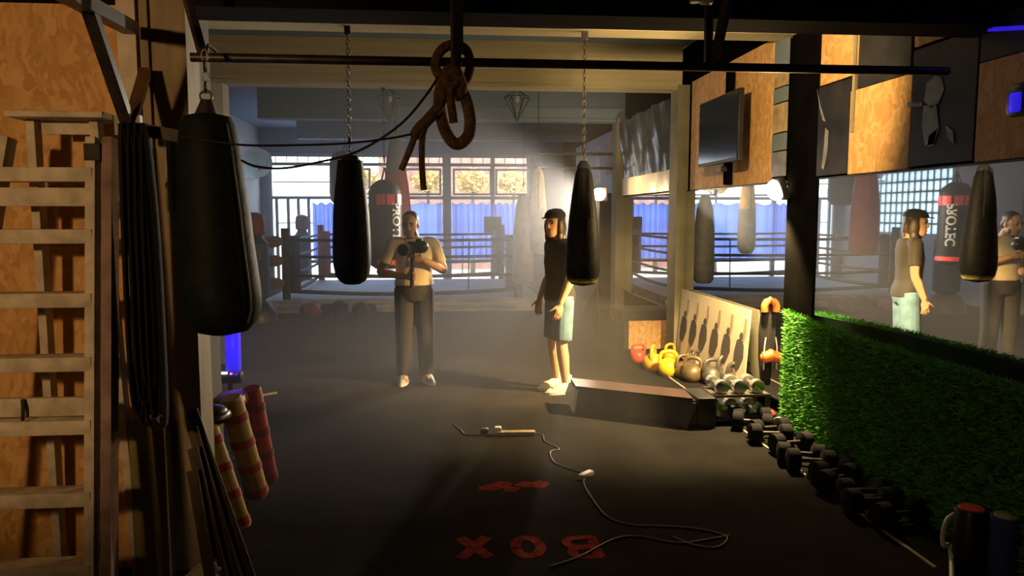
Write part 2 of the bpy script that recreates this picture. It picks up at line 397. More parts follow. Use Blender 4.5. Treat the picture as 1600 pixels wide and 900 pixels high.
# column at the left, with plinth and metal posts
cl = cx0, cx1 = P(243, 300, Y=3.5).x, P(300, 300, Y=3.5).x
struct('column_left', MB().box2((cx0, 3.50, 0), (cx1, 3.68, 2.92)).box2((cx0-.03, 3.48, 0), (cx0+.004, 3.56, 2.92)), M['column'], label='pale worn column between strand board and big bag', cat='column')
px0, px1 = P(185, 100, Y=3.46).x, P(214, 100, Y=3.46).x
struct('post_left', MB().box2((px0, 3.46, 0), (px1, 3.545, 2.92)), M['grey_steel'], label='grey steel post in front of the strand board', cat='post')
struct('trim_column', MB().box2((P(206, 800, Y=3.4).x, 3.40, 0), (P(262, 800, Y=3.4).x, 3.48, .74), .005), M['olive_paint'], label='olive painted box at the foot of the column', cat='trim')

# floor lettering: worn red word seen upside down
LETTER_ROW = P(830, 855, z=0)
RIB = [0]
def ribbon(b, pts, wd, closed=False, z=.0006):
    n = len(pts)
    for i in range(n if closed else n-1):
        p, q = Vector((*pts[i], z)), Vector((*pts[(i+1) % n], z)); d = (q-p).normalized(); s_ = Vector((-d.y, d.x, 0))*wd/2; e = d*wd*.22
        b.prism([p-e+s_, p-e-s_, q+e-s_, q+e+s_], (0, 0, .0006+.00015*RIB[0])); RIB[0] += 1
def arc(cx, cy, rx, ry, a0, a1, n=12): return [(cx+rx*math.cos(math.radians(a0+(a1-a0)*i/n)), cy+ry*math.sin(math.radians(a0+(a1-a0)*i/n))) for i in range(n+1)]
for ch, px in (('B', 911), ('O', 825), ('X', 741)):
    p = P(px, 855, z=0); b = MB(); w_, h_ = .062, .105; RIB[0] = 0
    if ch == 'X': ribbon(b, [(-w_, -h_), (w_, h_)], .062); ribbon(b, [(-w_, h_), (w_, -h_)], .062)
    elif ch == 'O': ribbon(b, arc(0, 0, w_, h_*.95, 0, 345, 23), .055, True)
    else:
        ribbon(b, [(-w_, -h_), (-w_, h_)], .055)
        ribbon(b, [(-w_, h_), (.02, h_)]+arc(.02, h_*.52, .042, h_*.48, 80, -80, 8)+[(-w_, h_*.04)], .048)
        ribbon(b, [(-w_, 0), (.025, 0)]+arc(.025, -h_*.5, .05, h_*.5, 80, -80, 8)+[(-w_, -h_)], .048)
    for v in b.bm.verts: v.co = Vector((p.x-v.co.x, p.y-v.co.y, v.co.z))
    obj('floor_lettering', b, M['floor_red'], fl, local=True, smooth=False)
for bi, (px, py, sx, sy) in enumerate(((765, 762, .10, .07), (785, 758, .09, .09), (800, 765, .07, .05), (822, 758, .08, .06), (840, 758, .09, .07))):
    p = P(px, py, z=0); b = MB(); n = 14
    pts = [(p.x+sx*math.cos(2*PI*k/n)*random.uniform(.55, 1.1), p.y+sy*math.sin(2*PI*k/n)*random.uniform(.55, 1.1), .0006) for k in range(n)]
    b.prism(pts, (0, 0, .0008+.0004*bi)); obj('floor_lettering', b, M['floor_red'], fl, local=True, smooth=False)

# ------------------------------------------------------------------ facade windows
def fx(px): return P(px, 335, Y=BY).x
def fz(py, px=640): return P(px, py, Y=BY).z
XS = [-3.83, fx(530), fx(698), fx(770), 2.03]
z_tr0, z_tr1, z_cur0 = fz(309), fz(257), fz(408)
f = MB()
for x in (-3.80, fx(530), fx(698), fx(770), 2.0): f.box2((x-.05, BY+.02, 0), (x+.05, BY+.12, 3.0))
f.box2((fx(692), BY, 0), (fx(705), BY+.14, 3.0))
for z in (z_tr0, z_tr1, z_cur0, .12, 2.96): f.box2((-3.83, BY+.03, z-.035), (2.03, BY+.11, z+.035))
f.box2((fx(427), BY+.03, fz(285)-.012), (fx(530), BY+.08, fz(285)+.012))
for px in (432, 450, 466, 482): f.box2((fx(px)-.03, BY+.02, 0), (fx(px)+.03, BY+.1, z_tr0))
for py in (378, 348): f.box2((fx(432), BY+.04, fz(py)-.012), (2.0, BY+.08, fz(py)+.012))
for px in range(432, 830, 17): f.box2((fx(px)-.008, BY+.06, z_tr1), (fx(px)+.008, BY+.08, 2.96))
win = struct('window_1', f, M['frame'], label='wide wall of windows behind the boxing ring', cat='window')
# casements in the transom row
for a, b in ((536, 580), (632, 690), (708, 768), (774, 828)):
    c = MB(); x0, x1, z0, z1 = fx(a), fx(b), fz(305), fz(263)
    for q in ((x0, z0, x1, z0+.045), (x0, z1-.045, x1, z1), (x0, z0, x0+.045, z1), (x1-.045, z0, x1, z1)):
        c.box2((q[0], BY-.02, q[1]), (q[2], BY+.05, q[3]))
    struct('casement', c, M['dull_white'], win)
for a, b in ((532, 697), (699, 769), (771, 830)):
    struct('pane', MB().box2((fx(a), BY+.068, z_tr0), (fx(b), BY+.074, z_tr1)), M['glass'], win)
struct('pane', MB().box2((-3.8, BY+.085, .12), (2.0, BY+.09, z_tr0)), M['glass'], win)
struct('pane', MB().box2((-3.8, BY+.068, z_tr0), (fx(529), BY+.074, z_tr1)), M['glass'], win)
# glass block window in the left wall
g = MB(); gy0, gy1, gz0, gz1 = 13.5, 16.1, 1.25, 2.75
for i in range(14): y = gy0+(gy1-gy0)*i/13; g.box2((LX-.12, y-.018, gz0), (LX-.04, y+.018, gz1))
for i in range(8): z = gz0+(gz1-gz0)*i/7; g.box2((LX-.12, gy0, z-.018), (LX-.04, gy1, z+.018))
w2 = struct('window_2', g, M['frame'], label='glass block window in the left wall, seen in the mirror', cat='window')
struct('pane', MB().box2((LX-.10, gy0, gz0), (LX-.06, gy1, gz1)), M['frosted'], w2)

# curtains
def curtain(px0, px1, label, k):
    x0, x1 = fx(px0), fx(px1); n = 70; b = MB(); rows = 9
    zt, zb = fz(316), fz(405); V = []
    for j in range(rows+1):
        t = j/rows; row = []
        for i in range(n+1):
            s_ = i/n; x = x0+(x1-x0)*s_
            sag = .05*abs(math.sin(s_*PI*(3+k)))**2*(1-t)
            y = BY-.045+.035*math.sin(s_*40+k)*(.5+.5*t)+.015*math.sin(s_*97+2*k)
            row.append(b.bm.verts.new((x, y, zt-sag+(zb-zt)*t)))
        V.append(row)
    for j in range(rows):
        for i in range(n): b.bm.faces.new((V[j][i], V[j][i+1], V[j+1][i+1], V[j+1][i]))
    o = obj('window_curtain', b, M['curtain'])
    return tag(o, label, 'curtain', 'blue window curtains')
curtain(489, 531, 'short blue curtain right of the white glass door', 0)
curtain(533, 691, 'wide blue curtain behind the bags and the cameraman', 2)
curtain(706, 768, 'blue curtain right of the middle window post', 1)
curtain(770, 832, 'blue curtain at the right end behind the hazy bag', 3)
sg = MB(); p = P(770, 351, Y=BY-.16)
for dx in (-.1, .1):
    for dz in (-.09, .09): sg.box((p.x+dx, p.y, p.z+dz), (.17, .012, .15))
sg.box((p.x, p.y+.012, p.z), (.40, .012, .36))
tag(obj('wall_sign', sg, M['sign']), 'small olive square sign hanging before the blue curtain', 'sign')

# outdoors
struct('ground_outside', MB().box2((-14, BY+.2, -.15), (12, 40, -.02)), M['outground'], label='pale pavement outside the windows', cat='ground')
struct('wall_outside', MB().box2((fx(560), 23.0, 0), (7.5, 23.2, 3.35)), M['outwall'], label='pink wall of the neighbouring yard', cat='wall')
rf = MB()
for i in range(60): x = -5+i*.2; rf.cyl((x, 20.3, 3.38), (x, 21.3, 3.75), .07, 8)
struct('roof_outside', rf, M['terracotta'], label='terracotta tile eave outside the windows', cat='roof')
def bush(px, py, r, label):
    p = P(px, py, Y=20.6); b = MB()
    for i in range(420):
        d = Vector((random.gauss(0, 1), random.gauss(0, 1), random.gauss(0, 1))).normalized()*r*random.uniform(.5, 1)
        c = p+Vector((d.x*1.2, d.y*.7, d.z*.8)); u = Vector((random.uniform(-1, 1), random.uniform(-1, 1), random.uniform(-1, 1))).normalized(); v = u.orthogonal().normalized()
        s_ = random.uniform(.05, .1)
        b.bm.faces.new([b.bm.verts.new(c+q) for q in (u*s_, v*s_*.6, -u*s_, -v*s_*.6)])
    t = thing('yard_tree', label, 'tree', (p.x, p.y, 0), 'trees outside the windows')
    obj('foliage', b, M['leaf_sun'], t); obj('trunk', MB().tube([(p.x, p.y, 0), (p.x+.03, p.y, p.z*.5), (p.x, p.y, p.z)], [.07, .05, .03], 8), M['plank'], t)
bush(567, 282, .42, 'sunlit tree crown behind the window by the black bag')
bush(668, 284, .38, 'sunlit tree crown behind the window with the hanging rope end')
bush(738, 284, .46, 'sunlit tree crown filling the window right of the middle post')
bush(802, 286, .44, 'sunlit tree crown behind the last window on the right')

# ------------------------------------------------------------------ haze
hz = bpy.data.materials.new('haze'); hz.use_nodes = True; nt = hz.node_tree
for n in list(nt.nodes):
    if n.type != 'OUTPUT_MATERIAL': nt.nodes.remove(n)
out = next(n for n in nt.nodes if n.type == 'OUTPUT_MATERIAL')
vs = nt.nodes.new('ShaderNodeVolumeScatter'); vs.inputs['Density'].default_value = .042; vs.inputs['Anisotropy'].default_value = .35; vs.inputs['Color'].default_value = (.95, .96, 1, 1)
nt.links.new(vs.outputs[0], out.inputs['Volume'])
hazebox = obj('haze', MB().box2((LX+.01, 6.35, .005), (2.05, BY-.2, 3.54)).box2((LX+.01, 3.95, .005), (1.5, 6.34, .95)), hz, local=True, smooth=False)
tag(hazebox, 'pale smoke haze hanging through the training room', 'haze', kind='stuff')

# ------------------------------------------------------------------ mirrors and boards of the right wall
def mirror(y0, y1, z0, z1, label):
    t = thing('wall_mirror', label, 'mirror', (WX, (y0+y1)/2, z0), 'wall mirrors on the right wall')
    obj('mirror_glass', MB().box2((WX, y0, z0), (WX+.012, y1, z1)), M['mirror'], t, smooth=False)
    obj('edge_strip', MB().box2((WX-.004, y0, z0-.015), (WX+.014, y1, z0)), M['dark_steel'], t, smooth=False)
    obj('edge_strip', MB().box2((WX-.004, y0, z1), (WX+.014, y1, z1+.012)), M['dark_steel'], t, smooth=False)
mirror(1.2, Yp(1277), .12, 1.905, 'large wall mirror above the green hedge panel')
mirror(Yp(1230), 8.44, .12, 1.905, 'wall mirror below the television board')
mirror(8.78, 11.38, .50, 1.905, 'wall mirror below the dark plastic banner')
def wp(px, py): q = P(px, py, x=WX); return q.y, q.z
def wallpanel(name, y0, y1, z0, z1, mt, label, cat, th=.022, parent=None, group=None):
    o = obj(name, MB().box2((WX-th, min(y0, y1), z0), (WX, max(y0, y1), z1), .002), mt, parent, smooth=False)
    if parent is None: tag(o, label, cat, group)
    return o
Yp = lambda px: P(px, 335, x=WX).y
Zp = lambda px, py: P(px, py, x=WX).z
G = 'strand boards on the right wall'
wallpanel('strand_board', Yp(1080), Yp(1205), 1.92, 3.10, M['osb'], 'bright strand board panel carrying the television', 'board', group=G)
wallpanel('strand_board', Yp(1278), Yp(1335), 2.58, 3.20, M['osb'], 'small strand board right of the dark pillar, above the boxer poster', 'board', group=G)
wallpanel('strand_board', Yp(1326), Yp(1420), 1.92, 2.475, M['osb'], 'square strand board between the two dark posters', 'board', group=G)
wallpanel('strand_board', Yp(1421), Yp(1478), 2.62, 3.0, M['osb'], 'small dim strand board above the fighter poster', 'board', group=G)
wallpanel('strand_board', Yp(1523), Yp(1800), 1.92, 2.42, M['osb'], 'dim strand board under the blue light at the wall end', 'board', group=G)
GD = 'dark boards on the right wall'
wallpanel('dark_board', Yp(1336), Yp(1416), 2.48, 3.05, M['photo_dark'], 'dark board above the square strand board', 'board', group=GD)
wallpanel('dark_board', Yp(1523), Yp(1800), 2.425, 3.0, M['photo_dark'], 'dark board above the strand board at the wall end', 'board', group=GD)
wallpanel('dark_board', Yp(1480), Yp(1522), 2.62, 3.0, M['photo_dark'], 'narrow dark board above the fighter poster', 'board', group=GD)
wallpanel('trim_strip', Yp(1330), Yp(1334), 2.2, 3.05, M['column'], 'thin pale batten beside the small bright strand board', 'batten', th=.035)
def polyflat(pts, mt, name, parent, th=.003, x=WX-.024):
    b = MB(); b.prism([(x, y, z) for y, z in pts], (-th, 0, 0)); return obj(name, b, mt, parent, smooth=False)
# boxer poster
t = thing('wall_poster', 'dark poster of a standing boxer right of the dark pillar', 'poster', (WX, Yp(1300), 1.92), 'posters on the right wall')
wallpanel('poster_sheet', Yp(1277), Yp(1325), 1.93, 2.57, M['photo_dark'], None, None, parent=t)
polyflat([wp(1282, 140), wp(1287, 165), wp(1292, 180), wp(1295, 190), wp(1291, 188), wp(1286, 168)], M['photo_grey'], 'printed_figure', t)
polyflat([wp(1295, 200), wp(1300, 205), wp(1298, 240), wp(1292, 265), wp(1289, 262), wp(1293, 228)], M['photo_grey'], 'printed_figure', t)
# fighter poster
t = thing('wall_poster', 'dark grey poster of a crouching fighter, last on the wall', 'poster', (WX, Yp(1470), 1.92), 'posters on the right wall')
wallpanel('poster_sheet', Yp(1421), Yp(1520), 1.93, 2.60, M['photo_dark'], None, None, parent=t)
for poly in ([(1455, 130), (1468, 118), (1478, 122), (1482, 140), (1474, 160), (1462, 168), (1450, 158)],
             [(1450, 165), (1470, 165), (1474, 200), (1466, 225), (1452, 228), (1447, 195)],
             [(1424, 160), (1448, 160), (1448, 166), (1424, 168)],
             [(1458, 212), (1472, 200), (1466, 226), (1456, 230)], [(1484, 196), (1496, 204), (1498, 226), (1488, 216)]):
    polyflat([wp(*q) for q in poly], M['photo_grey'], 'printed_figure', t)
# narrow strip of prints left of the pillar
t = thing('photo_strip', 'narrow column of small prints left of the dark pillar', 'poster', (WX, Yp(1216), 1.92))
for i, (a, b, mk) in enumerate(((65, 108, 'photo_blue'), (110, 138, 'photo_tan'), (140, 162, 'photo_blue'), (164, 208, 'photo_tan'), (210, 236, 'photo_blue'), (238, 276, 'photo_grey'))):
    wallpanel('print', Yp(1206), Yp(1226), Zp(1216, b), Zp(1216, a), M[mk], None, None, parent=t)

# television on its pole bracket
t = thing('television', 'black flat television hanging before the bright strand board', 'television', (2.56, 7.0, 2.1))
y0, y1 = P(1153, 200, x=2.55).y, P(1092, 200, x=2.55).y
obj('casing', MB().box2((2.555, y0, 2.115), (2.60, y1, 2.735), .006), M['black'], t)
obj('screen', MB().box2((2.549, y0+.015, 2.145), (2.556, y1-.015, 2.72)), M['screen'], t, smooth=False)
obj('lower_bezel', MB().box2((2.547, y0+.01, 2.117), (2.556, y1-.01, 2.143)), M['grey_vinyl'], t, smooth=False)
yp = P(1138, 200, x=2.7).y
obj('pole', MB().box2((2.68, yp-.045, 1.93), (2.735, yp+.045, 3.0)), M['pillar_dark'], t)
br = MB().box2((2.60, yp-.06, 2.35), (2.69, yp+.06, 2.50)).box2((2.60, yp-.02, 2.2), (2.64, yp+.02, 2.6)).box2((2.6, yp-.1, 2.05), (2.66, yp+.0, 2.10))
obj('bracket', br, M['dark_steel'], t)

# banner beyond the olive pillar
b = MB(); ny, nz = 40, 24; y0, y1, z0, z1 = 8.85, 11.35, 2.18, 3.03
def sheet(b, y0, y1, z0, z1, amp, ny=40, nz=20):
    V = [[b.bm.verts.new((WX-.07-amp*(math.sin(7*(y-y0)+3.5*(z-z0))+.6*math.sin(17*(y-y0)-5*(z-z0)))*.5, y, z)) for y in [y0+(y1-y0)*i/ny for i in range(ny+1)]] for z in [z0+(z1-z0)*j/nz for j in range(nz+1)]]
    for j in range(nz):
        for i in range(ny): b.bm.faces.new((V[j][i], V[j][i+1], V[j+1][i+1], V[j+1][i]))
t = thing('plastic_banner', 'dark crumpled plastic banner with a pale lit lower edge', 'banner', (WX-.05, 10, 1.92))
sheet(b, y0, y1, z0, z1, .05); obj('banner_sheet', b, M['vinyl'], t)
b = MB(); sheet(b, y0, y1, 1.93, z0, .018); obj('banner_lit_part', b, M['vinyl_lit'], t)

# far right wall prints and bars
t = thing('wall_poster', 'hazy bluish poster on the right wall beyond the last pillar', 'poster', (WX, 13, 1.9), 'posters on the right wall')
wallpanel('poster_sheet', 11.9, 15.5, 2.0, 3.0, M['photo_blue'], None, None, parent=t)
polyflat([(12.2, 2.3), (12.6, 2.3), (12.7, 2.9), (12.3, 2.95)], M['terracotta'], 'printed_figure', t)
polyflat([(13.0, 2.2), (13.4, 2.2), (13.5, 2.8), (13.1, 2.85)], M['photo_grey'], 'printed_figure', t)
for py, lab in ((240, 'upper dark wall bar above the hazy bags'), (262, 'lower dark wall bar above the hazy bags')):
    p0, p1 = P(838, py, Y=11.0), P(957, py+1, Y=11.5)
    tag(obj('wall_bar', MB().cyl(p0, p1, .022, 10), M['dark_steel']), lab, 'bar', 'horizontal training bars')

# ------------------------------------------------------------------ lamps you can see
d = (Vector((1.1, 6.4, 1.0))-LA); d.z = -.25; n_ = NA
xa = n_.cross(Vector((0, 0, 1))).normalized(); za = xa.cross(n_)
rot = Matrix((xa, n_, za)).transposed()
t = thing('flood_lamp', 'glaring white flood lamp beside the dark pillar, under the television board', 'lamp', LA)
obj('housing', MB().box(LA-n_*.03, (.25, .05, .18), rot, .008), M['black'], t)
obj('lit_face', MB().ell(LA, (.115, .065, .085), rot), M['lampface'], t)
obj('bracket', MB().bar(LA-n_*.05, (WX, 5.9, 1.9), .03, .02).bar(LA-n_*.05+za*.08, LA-n_*.05-za*.08, .02, .02), M['dark_steel'], t)
t = thing('work_lamp', 'lit work lamp on a tripod glowing behind the right black bag', 'lamp', (LB.x, LB.y, 0))
n2 = Vector((-.3, -.95, -.1)).normalized(); xa = n2.cross(Vector((0, 0, 1))).normalized(); rot2 = Matrix((xa, n2, xa.cross(n2))).transposed()
obj('housing', MB().box(LB-n2*.05, (.22, .09, .2), rot2, .015), M['black'], t)
obj('lit_face', MB().tube([LB, LB+n2*.012], .09, 24), M['lampface'], t)
obj('pole', MB().cyl((LB.x, LB.y+.05, .35), (LB.x, LB.y+.05, LB.z-.08), .016, 10), M['dark_steel'], t)
for a in (0.4, 2.5, 4.6): obj('leg', MB().cyl((LB.x, LB.y+.05, .7), (LB.x+.4*math.cos(a), LB.y+.05+.4*math.sin(a), .012), .011, 8), M['dark_steel'], t)

# ------------------------------------------------------------------ rig: pull-up bar with hangers and braces
BYR, BZ = 3.30, P(700, 97, Y=3.30).z
t = thing('pull_up_rig', 'long black pull-up bar under the front beam with hangers and braces', 'pull-up bar', (.5, BYR, BZ))
xl, xr = P(318, 92, Y=BYR).x, P(1482, 104, Y=BYR).x
obj('bar', MB().cyl((xl-.05, BYR, BZ), (xr, BYR, BZ), .019, 14), M['dark_steel'], t)
xc = P(712, 60, Y=BYR).x
obj('hanger', MB().box2((xc-.022, BYR-.05, BZ-.04), (xc+.022, BYR+.05, 2.92), .003).box2((xc-.012, BYR-.08, BZ+.02), (xc+.03, BYR-.06, 2.92)), M['dark_steel'], t)
xh = P(1112, 80, Y=BYR).x
obj('hanger', MB().bar((xh-.015, BYR, BZ), (xh-.02, BYR, 2.92), .03, .03).bar((xh+.01, BYR, BZ), (xh+.10, BYR-.1, 2.92), .04, .03), M['dark_steel'], t)
obj('brace', MB().bar((xl, BYR, BZ), (xl-.12, BYR-.1, 2.92), .03, .03), M['dark_steel'], t)
t = thing('steel_bracket', 'black and rusty triangular steel bracket in front of the strand board', 'bracket', (-1.42, 3.2, 2.0))
J = P(201, 196, Y=3.25)
obj('arm', MB().bar(P(85, -20, Y=2.6), P(204, 44, Y=3.38), .06, .05), M['dark_steel'], t)
obj('brace', MB().bar(P(137, 8, Y=2.9), J, .045, .04), M['dark_steel'], t)
obj('brace', MB().bar(P(228, 108, Y=3.44), P(206, 185, Y=3.28), .05, .02), M['rust'], t)
obj('cross_arm', MB().bar(J+Vector((-.03, 0, 0)), P(292, 216, Y=3.3), .05, .05), M['dark_steel'], t)
obj('plate', MB().box(J, (.10, .03, .08)), M['dark_steel'], t)

# ------------------------------------------------------------------ manila climbing rope and bands
def rope(mbpts, r, k=7): return MB().tube(smooth_path(mbpts, k), r, 10)
Q = lambda px, py, Y: P(px, py, Y=Y)
t = thing('climbing_rope', 'thick coiled manila rope slung over the middle of the pull-up bar', 'rope', Q(710, 97, BYR))
obj('upper_coil', rope([Q(712, 112, 3.26), Q(690, 120, 3.25), Q(680, 100, 3.25), Q(690, 78, 3.27), Q(708, 70, 3.3), Q(728, 78, 3.34), Q(735, 100, 3.36), Q(728, 125, 3.34), Q(712, 138, 3.3)], .021), M['rope'], t)
obj('lower_coil', rope([Q(700, 115, 3.24), Q(688, 140, 3.23), Q(687, 170, 3.23), Q(696, 205, 3.24), Q(712, 225, 3.25), Q(730, 215, 3.26), Q(735, 190, 3.27), Q(728, 155, 3.27), Q(714, 128, 3.27), Q(704, 118, 3.26)], .026), M['rope'], t)
obj('lower_coil', rope([Q(722, 122, 3.22), Q(703, 140, 3.20), Q(706, 170, 3.2), Q(709, 192, 3.21)], .018), M['rope'], t)
obj('knot', MB().ell(Q(706, 126, 3.24), (.055, .045, .07)).ell(Q(697, 134, 3.22), (.04, .04, .055)).ell(Q(716, 136, 3.25), (.04, .04, .06)), M['rope'], t)
obj('loose_end', rope([Q(693, 140, 3.2), Q(686, 165, 3.2), Q(668, 188, 3.19), Q(652, 205, 3.18), Q(640, 235, 3.18), Q(627, 266, 3.18)], [.024]*24+[.014]*12), M['rope'], t)
obj('loose_end', rope([Q(668, 190, 3.2), Q(661, 210, 3.2), Q(659, 245, 3.2), Q(661, 285, 3.2), Q(663, 297, 3.2)], .014), M['rope'], t)
GB = 'black straps strung from the rope'
tag(obj('webbing_strap', MB().tube(smooth_path([Q(285, 214, 3.05), Q(372, 226, 3.0), Q(450, 227, 3.1), Q(540, 224, 3.15), Q(610, 216, 3.16), Q(650, 208, 3.17)], 6), .009, 8, flat=.5), M['strap']), 'upper black strap running level from the big bag to the rope', 'strap', GB)
tag(obj('webbing_strap', MB().tube(smooth_path([Q(376, 250, 2.98), Q(400, 260, 3.0), Q(440, 263, 3.08), Q(490, 255, 3.1), Q(560, 236, 3.15), Q(625, 195, 3.2), Q(665, 150, 3.22), Q(690, 112, 3.24)], 6), .008, 8, flat=.6), M['strap']), 'lower sagging black strap rising to the rope knot', 'strap', GB)

# resistance bands hung on the bracket
for i in range(12):
    x = J.x-.012+.0085*i; y = J.y-.04-.012*(i % 3); wd = .022+.006*(i % 3); L = 1.08+.05*((i*5) % 4)
    pts = [(x, y, J.z), (x+wd*.5, y, J.z-.12), (x+wd, y, J.z-.5), (x+wd*1.05, y, J.z-L+.1), (x+wd*.5, y, J.z-L), (x-wd*.4, y-.01, J.z-L+.1), (x-wd*.4, y-.01, J.z-.5), (x-wd*.2, y-.005, J.z-.1), (x, y, J.z)]
    o = obj('resistance_band', MB().tube(smooth_path(pts, 5), .026, 8, flat=.4), M['rubber'])
    tag(o, 'black rubber band in the bundle hanging left of the pale column', 'resistance band', 'black bands hanging from the steel bracket')

# ------------------------------------------------------------------ punching bags
def chain_links(b, x, y, z0, z1, pitch=.034, r=.0038, wd=.012):
    n = max(2, int((z1-z0)/pitch))
    for i in range(n):
        z = z0+(i+.5)*(z1-z0)/n
        b.torus((x, y, z), wd, r, 'y' if i % 2 else 'x', 10, 5, (1, 1.9))
def punch_bag(label, cx, cy, prof, ztop_ring, zhang, mt, straps=True, strap_mt=None, lean=0, name='punching_bag', bracket=True, swivel=True):
    """prof: (radius, z) world heights from bottom to top"""
    zb = prof[0][1]
    t = thing(name, label, 'punching bag', (cx, cy, zb), 'hanging punching bags')
    top = prof[-1]
    off = lambda z: (lean*(top[1]-z), 0)
    obj('body', MB().loft([(cx+off(z)[0], cy, z, max(r, .002), max(r, .002)) for r, z in prof], 28), mt, t)
    if straps:
        s_ = MB()
        for k in range(4):
            a = PI/4+k*PI/2; r = top[0]
            s_.tube([(cx+off(top[1])[0]+r*.9*math.cos(a), cy+r*.9*math.sin(a), top[1]-.03), (cx, cy, ztop_ring)], .009, 6)
        obj('straps', s_, strap_mt or M['strap'], t)
    obj('ring', MB().torus((cx, cy, ztop_ring+.012), .022, .005, 'y'), M['steel'], t)
    c = MB(); chain_links(c, cx, cy, ztop_ring+.035, zhang); obj('chain', c, M['chain'], t)
    if swivel: obj('swivel', MB().cyl((cx, cy, ztop_ring+.09), (cx, cy, ztop_ring+.13), .013, 10), M['dark_steel'], t)
    if bracket: obj('hook_bracket', MB().box2((cx-.022, cy-.02, zhang-.03), (cx+.022, cy+.02, zhang+.035)), M['dark_steel'], t)
    return t
def zp(py, Y, px=640): return P(px, py, Y=Y).z
YB = 5.90
s6 = 1180/YB
# left black bag
c = P(548, 350, Y=YB); c.x
prof = [(.02, zp(444, YB)), (.06, zp(443, YB)), (.10, zp(438, YB)), (.128, zp(429, YB)), (.143, zp(413, YB)), (.146, zp(395, YB)), (.143, zp(368, YB)), (.136, zp(335, YB)), (.122, zp(302, YB)), (.105, zp(275, YB)), (.094, zp(252, YB)), (.086, zp(251, YB))]
tL = punch_bag('left of the two black pear-shaped bags hanging in front of the windows', P(549, 350, Y=YB).x, YB, prof, zp(244, YB), 3.02, M['leather'], straps=False)
xx = P(549, 350, Y=YB).x
obj('collar', MB().lathe([(.055, 0), (.07, .01), (.062, .05), (.03, .06)], (xx, YB, zp(255, YB))), M['strap'], tL)
for a in (0.2, 1.8, 3.6, 5.1): obj('panel_edge', MB().tube([(xx+.094*math.cos(a), YB+.094*math.sin(a), zp(254, YB)), (xx+.118*math.cos(a), YB+.118*math.sin(a), zp(300, YB)), (xx+.133*math.cos(a), YB+.133*math.sin(a), zp(332, YB))], .004, 6), M['leather'], tL)
# right black bag with a yellow mark at its foot
xb = P(911, 350, Y=YB).x
prof = [(.02, zp(449, YB)), (.09, zp(446, YB)), (.125, zp(438, YB)), (.139, zp(425, YB)), (.138, zp(405, YB)), (.128, zp(375, YB)), (.111, zp(340, YB)), (.091, zp(305, YB)), (.068, zp(272, YB)), (.052, zp(262, YB)), (.03, zp(258, YB))]
tR = punch_bag('right of the two black pear-shaped bags, hanging in front of the young man', xb, YB, prof, zp(249, YB), 3.02, M['leather'], straps=False)
obj('collar', MB().lathe([(.05, 0), (.052, .02), (.028, .06)], (xb, YB, zp(262, YB))), M['strap'], tR)
obj('yellow_print', MB().lathe([(.093, 0), (.115, .018), (.1275, .041)], (xb, YB, zp(444.8, YB)), 28), M['yellow_print'], tR)
for a in (4.2, 5.2): obj('panel_edge', MB().tube([(xb+r*math.cos(a), YB+r*math.sin(a), z) for r, z in ((.062, zp(258, YB)), (.102, zp(305, YB)), (.12, zp(340, YB)))], .004, 6), M['strap'], tR)
# big bag at the left, close
YG = 3.15; pm = 1180/YG
def bp(lx, rx, py): a, b = P(lx, py, Y=YG), P(rx, py, Y=YG); return ((a.x+b.x)/2, YG, a.z, (b.x-a.x)/2, (b.x-a.x)/2)
secs = [bp(330, 360, 523), bp(308, 388, 517), bp(293, 401, 503), bp(287, 408, 480), bp(285, 407, 455), bp(283, 402, 420), bp(281, 396, 380), bp(279, 390, 330), bp(279, 382, 280), bp(279, 375, 235), bp(281, 366, 195), bp(290, 360, 182), bp(312, 330, 176)]
hx = P(322, 150, Y=YG).x
t = thing('punching_bag', 'very large dark pear-shaped bag hanging close beside the pale column', 'punching bag', (secs[0][0], YG, secs[0][2]), 'hanging punching bags')
obj('body', MB().loft(secs, 32), M['leather_green'], t)
obj('collar', MB().loft([bp(303, 341, 183), bp(309, 336, 168), bp(314, 332, 156)], 16), M['strap'], t)
obj('ring', MB().torus(P(322, 151, Y=YG), .022, .006, 'y'), M['steel'], t)
cm = MB(); chain_links(cm, hx, YG, P(322, 145, Y=YG).z, BZ+.0, .034); obj('chain', cm, M['chain'], t)
obj('seam', MB().tube([(s[0]+(s[3]+.001)*math.cos(a), YG+(s[4]+.001)*math.sin(a), s[2]) for s, a in zip(secs[2:11], [-.55]*9)], .004, 6), M['strap'], t)
obj('hook', MB().tube([(hx, YG, BZ-.02), (hx, YG+.05, BZ+.03), (hx, BYR, BZ+.028), (hx, BYR+.03, BZ)], .006, 6), M['chain'], t)
# black bag with red band and lettering
Y1 = 8.66; x1 = P(602, 350, Y=Y1).x
R1 = .185
prof = [(.03, zp(420, Y1)), (.12, zp(419, Y1)), (.17, zp(414, Y1)), (R1, zp(405, Y1)), (R1, zp(325, Y1)), (R1*.98, zp(300, Y1)), (.15, zp(290, Y1)), (.10, zp(284, Y1)), (.06, zp(281, Y1))]
tp = punch_bag('black bag with red blocks and white lettering behind the cameraman', x1, Y1, prof, zp(262, Y1), 3.03, M['leather'])
def arcpatch(mb, R, a0, a1, z0, z1, n=14):
    pts = [Vector((x1+R*math.cos(a0+(a1-a0)*i/n), Y1+R*math.sin(a0+(a1-a0)*i/n), 0)) for i in range(n+1)]
    lo = [mb.bm.verts.new(p+Vector((0, 0, z0))) for p in pts]; hi = [mb.bm.verts.new(p+Vector((0, 0, z1))) for p in pts]
    for i in range(n): mb.bm.faces.new((lo[i], lo[i+1], hi[i+1], hi[i]))
D2 = math.radians
for a0, a1 in ((-115, -85), (-80, -50), (-40, -5), (0, 35)):
    mb = MB(); arcpatch(mb, R1+.003, D2(a0), D2(a1), zp(320, Y1), zp(304, Y1)); obj('red_block', mb, M['red'], tp)
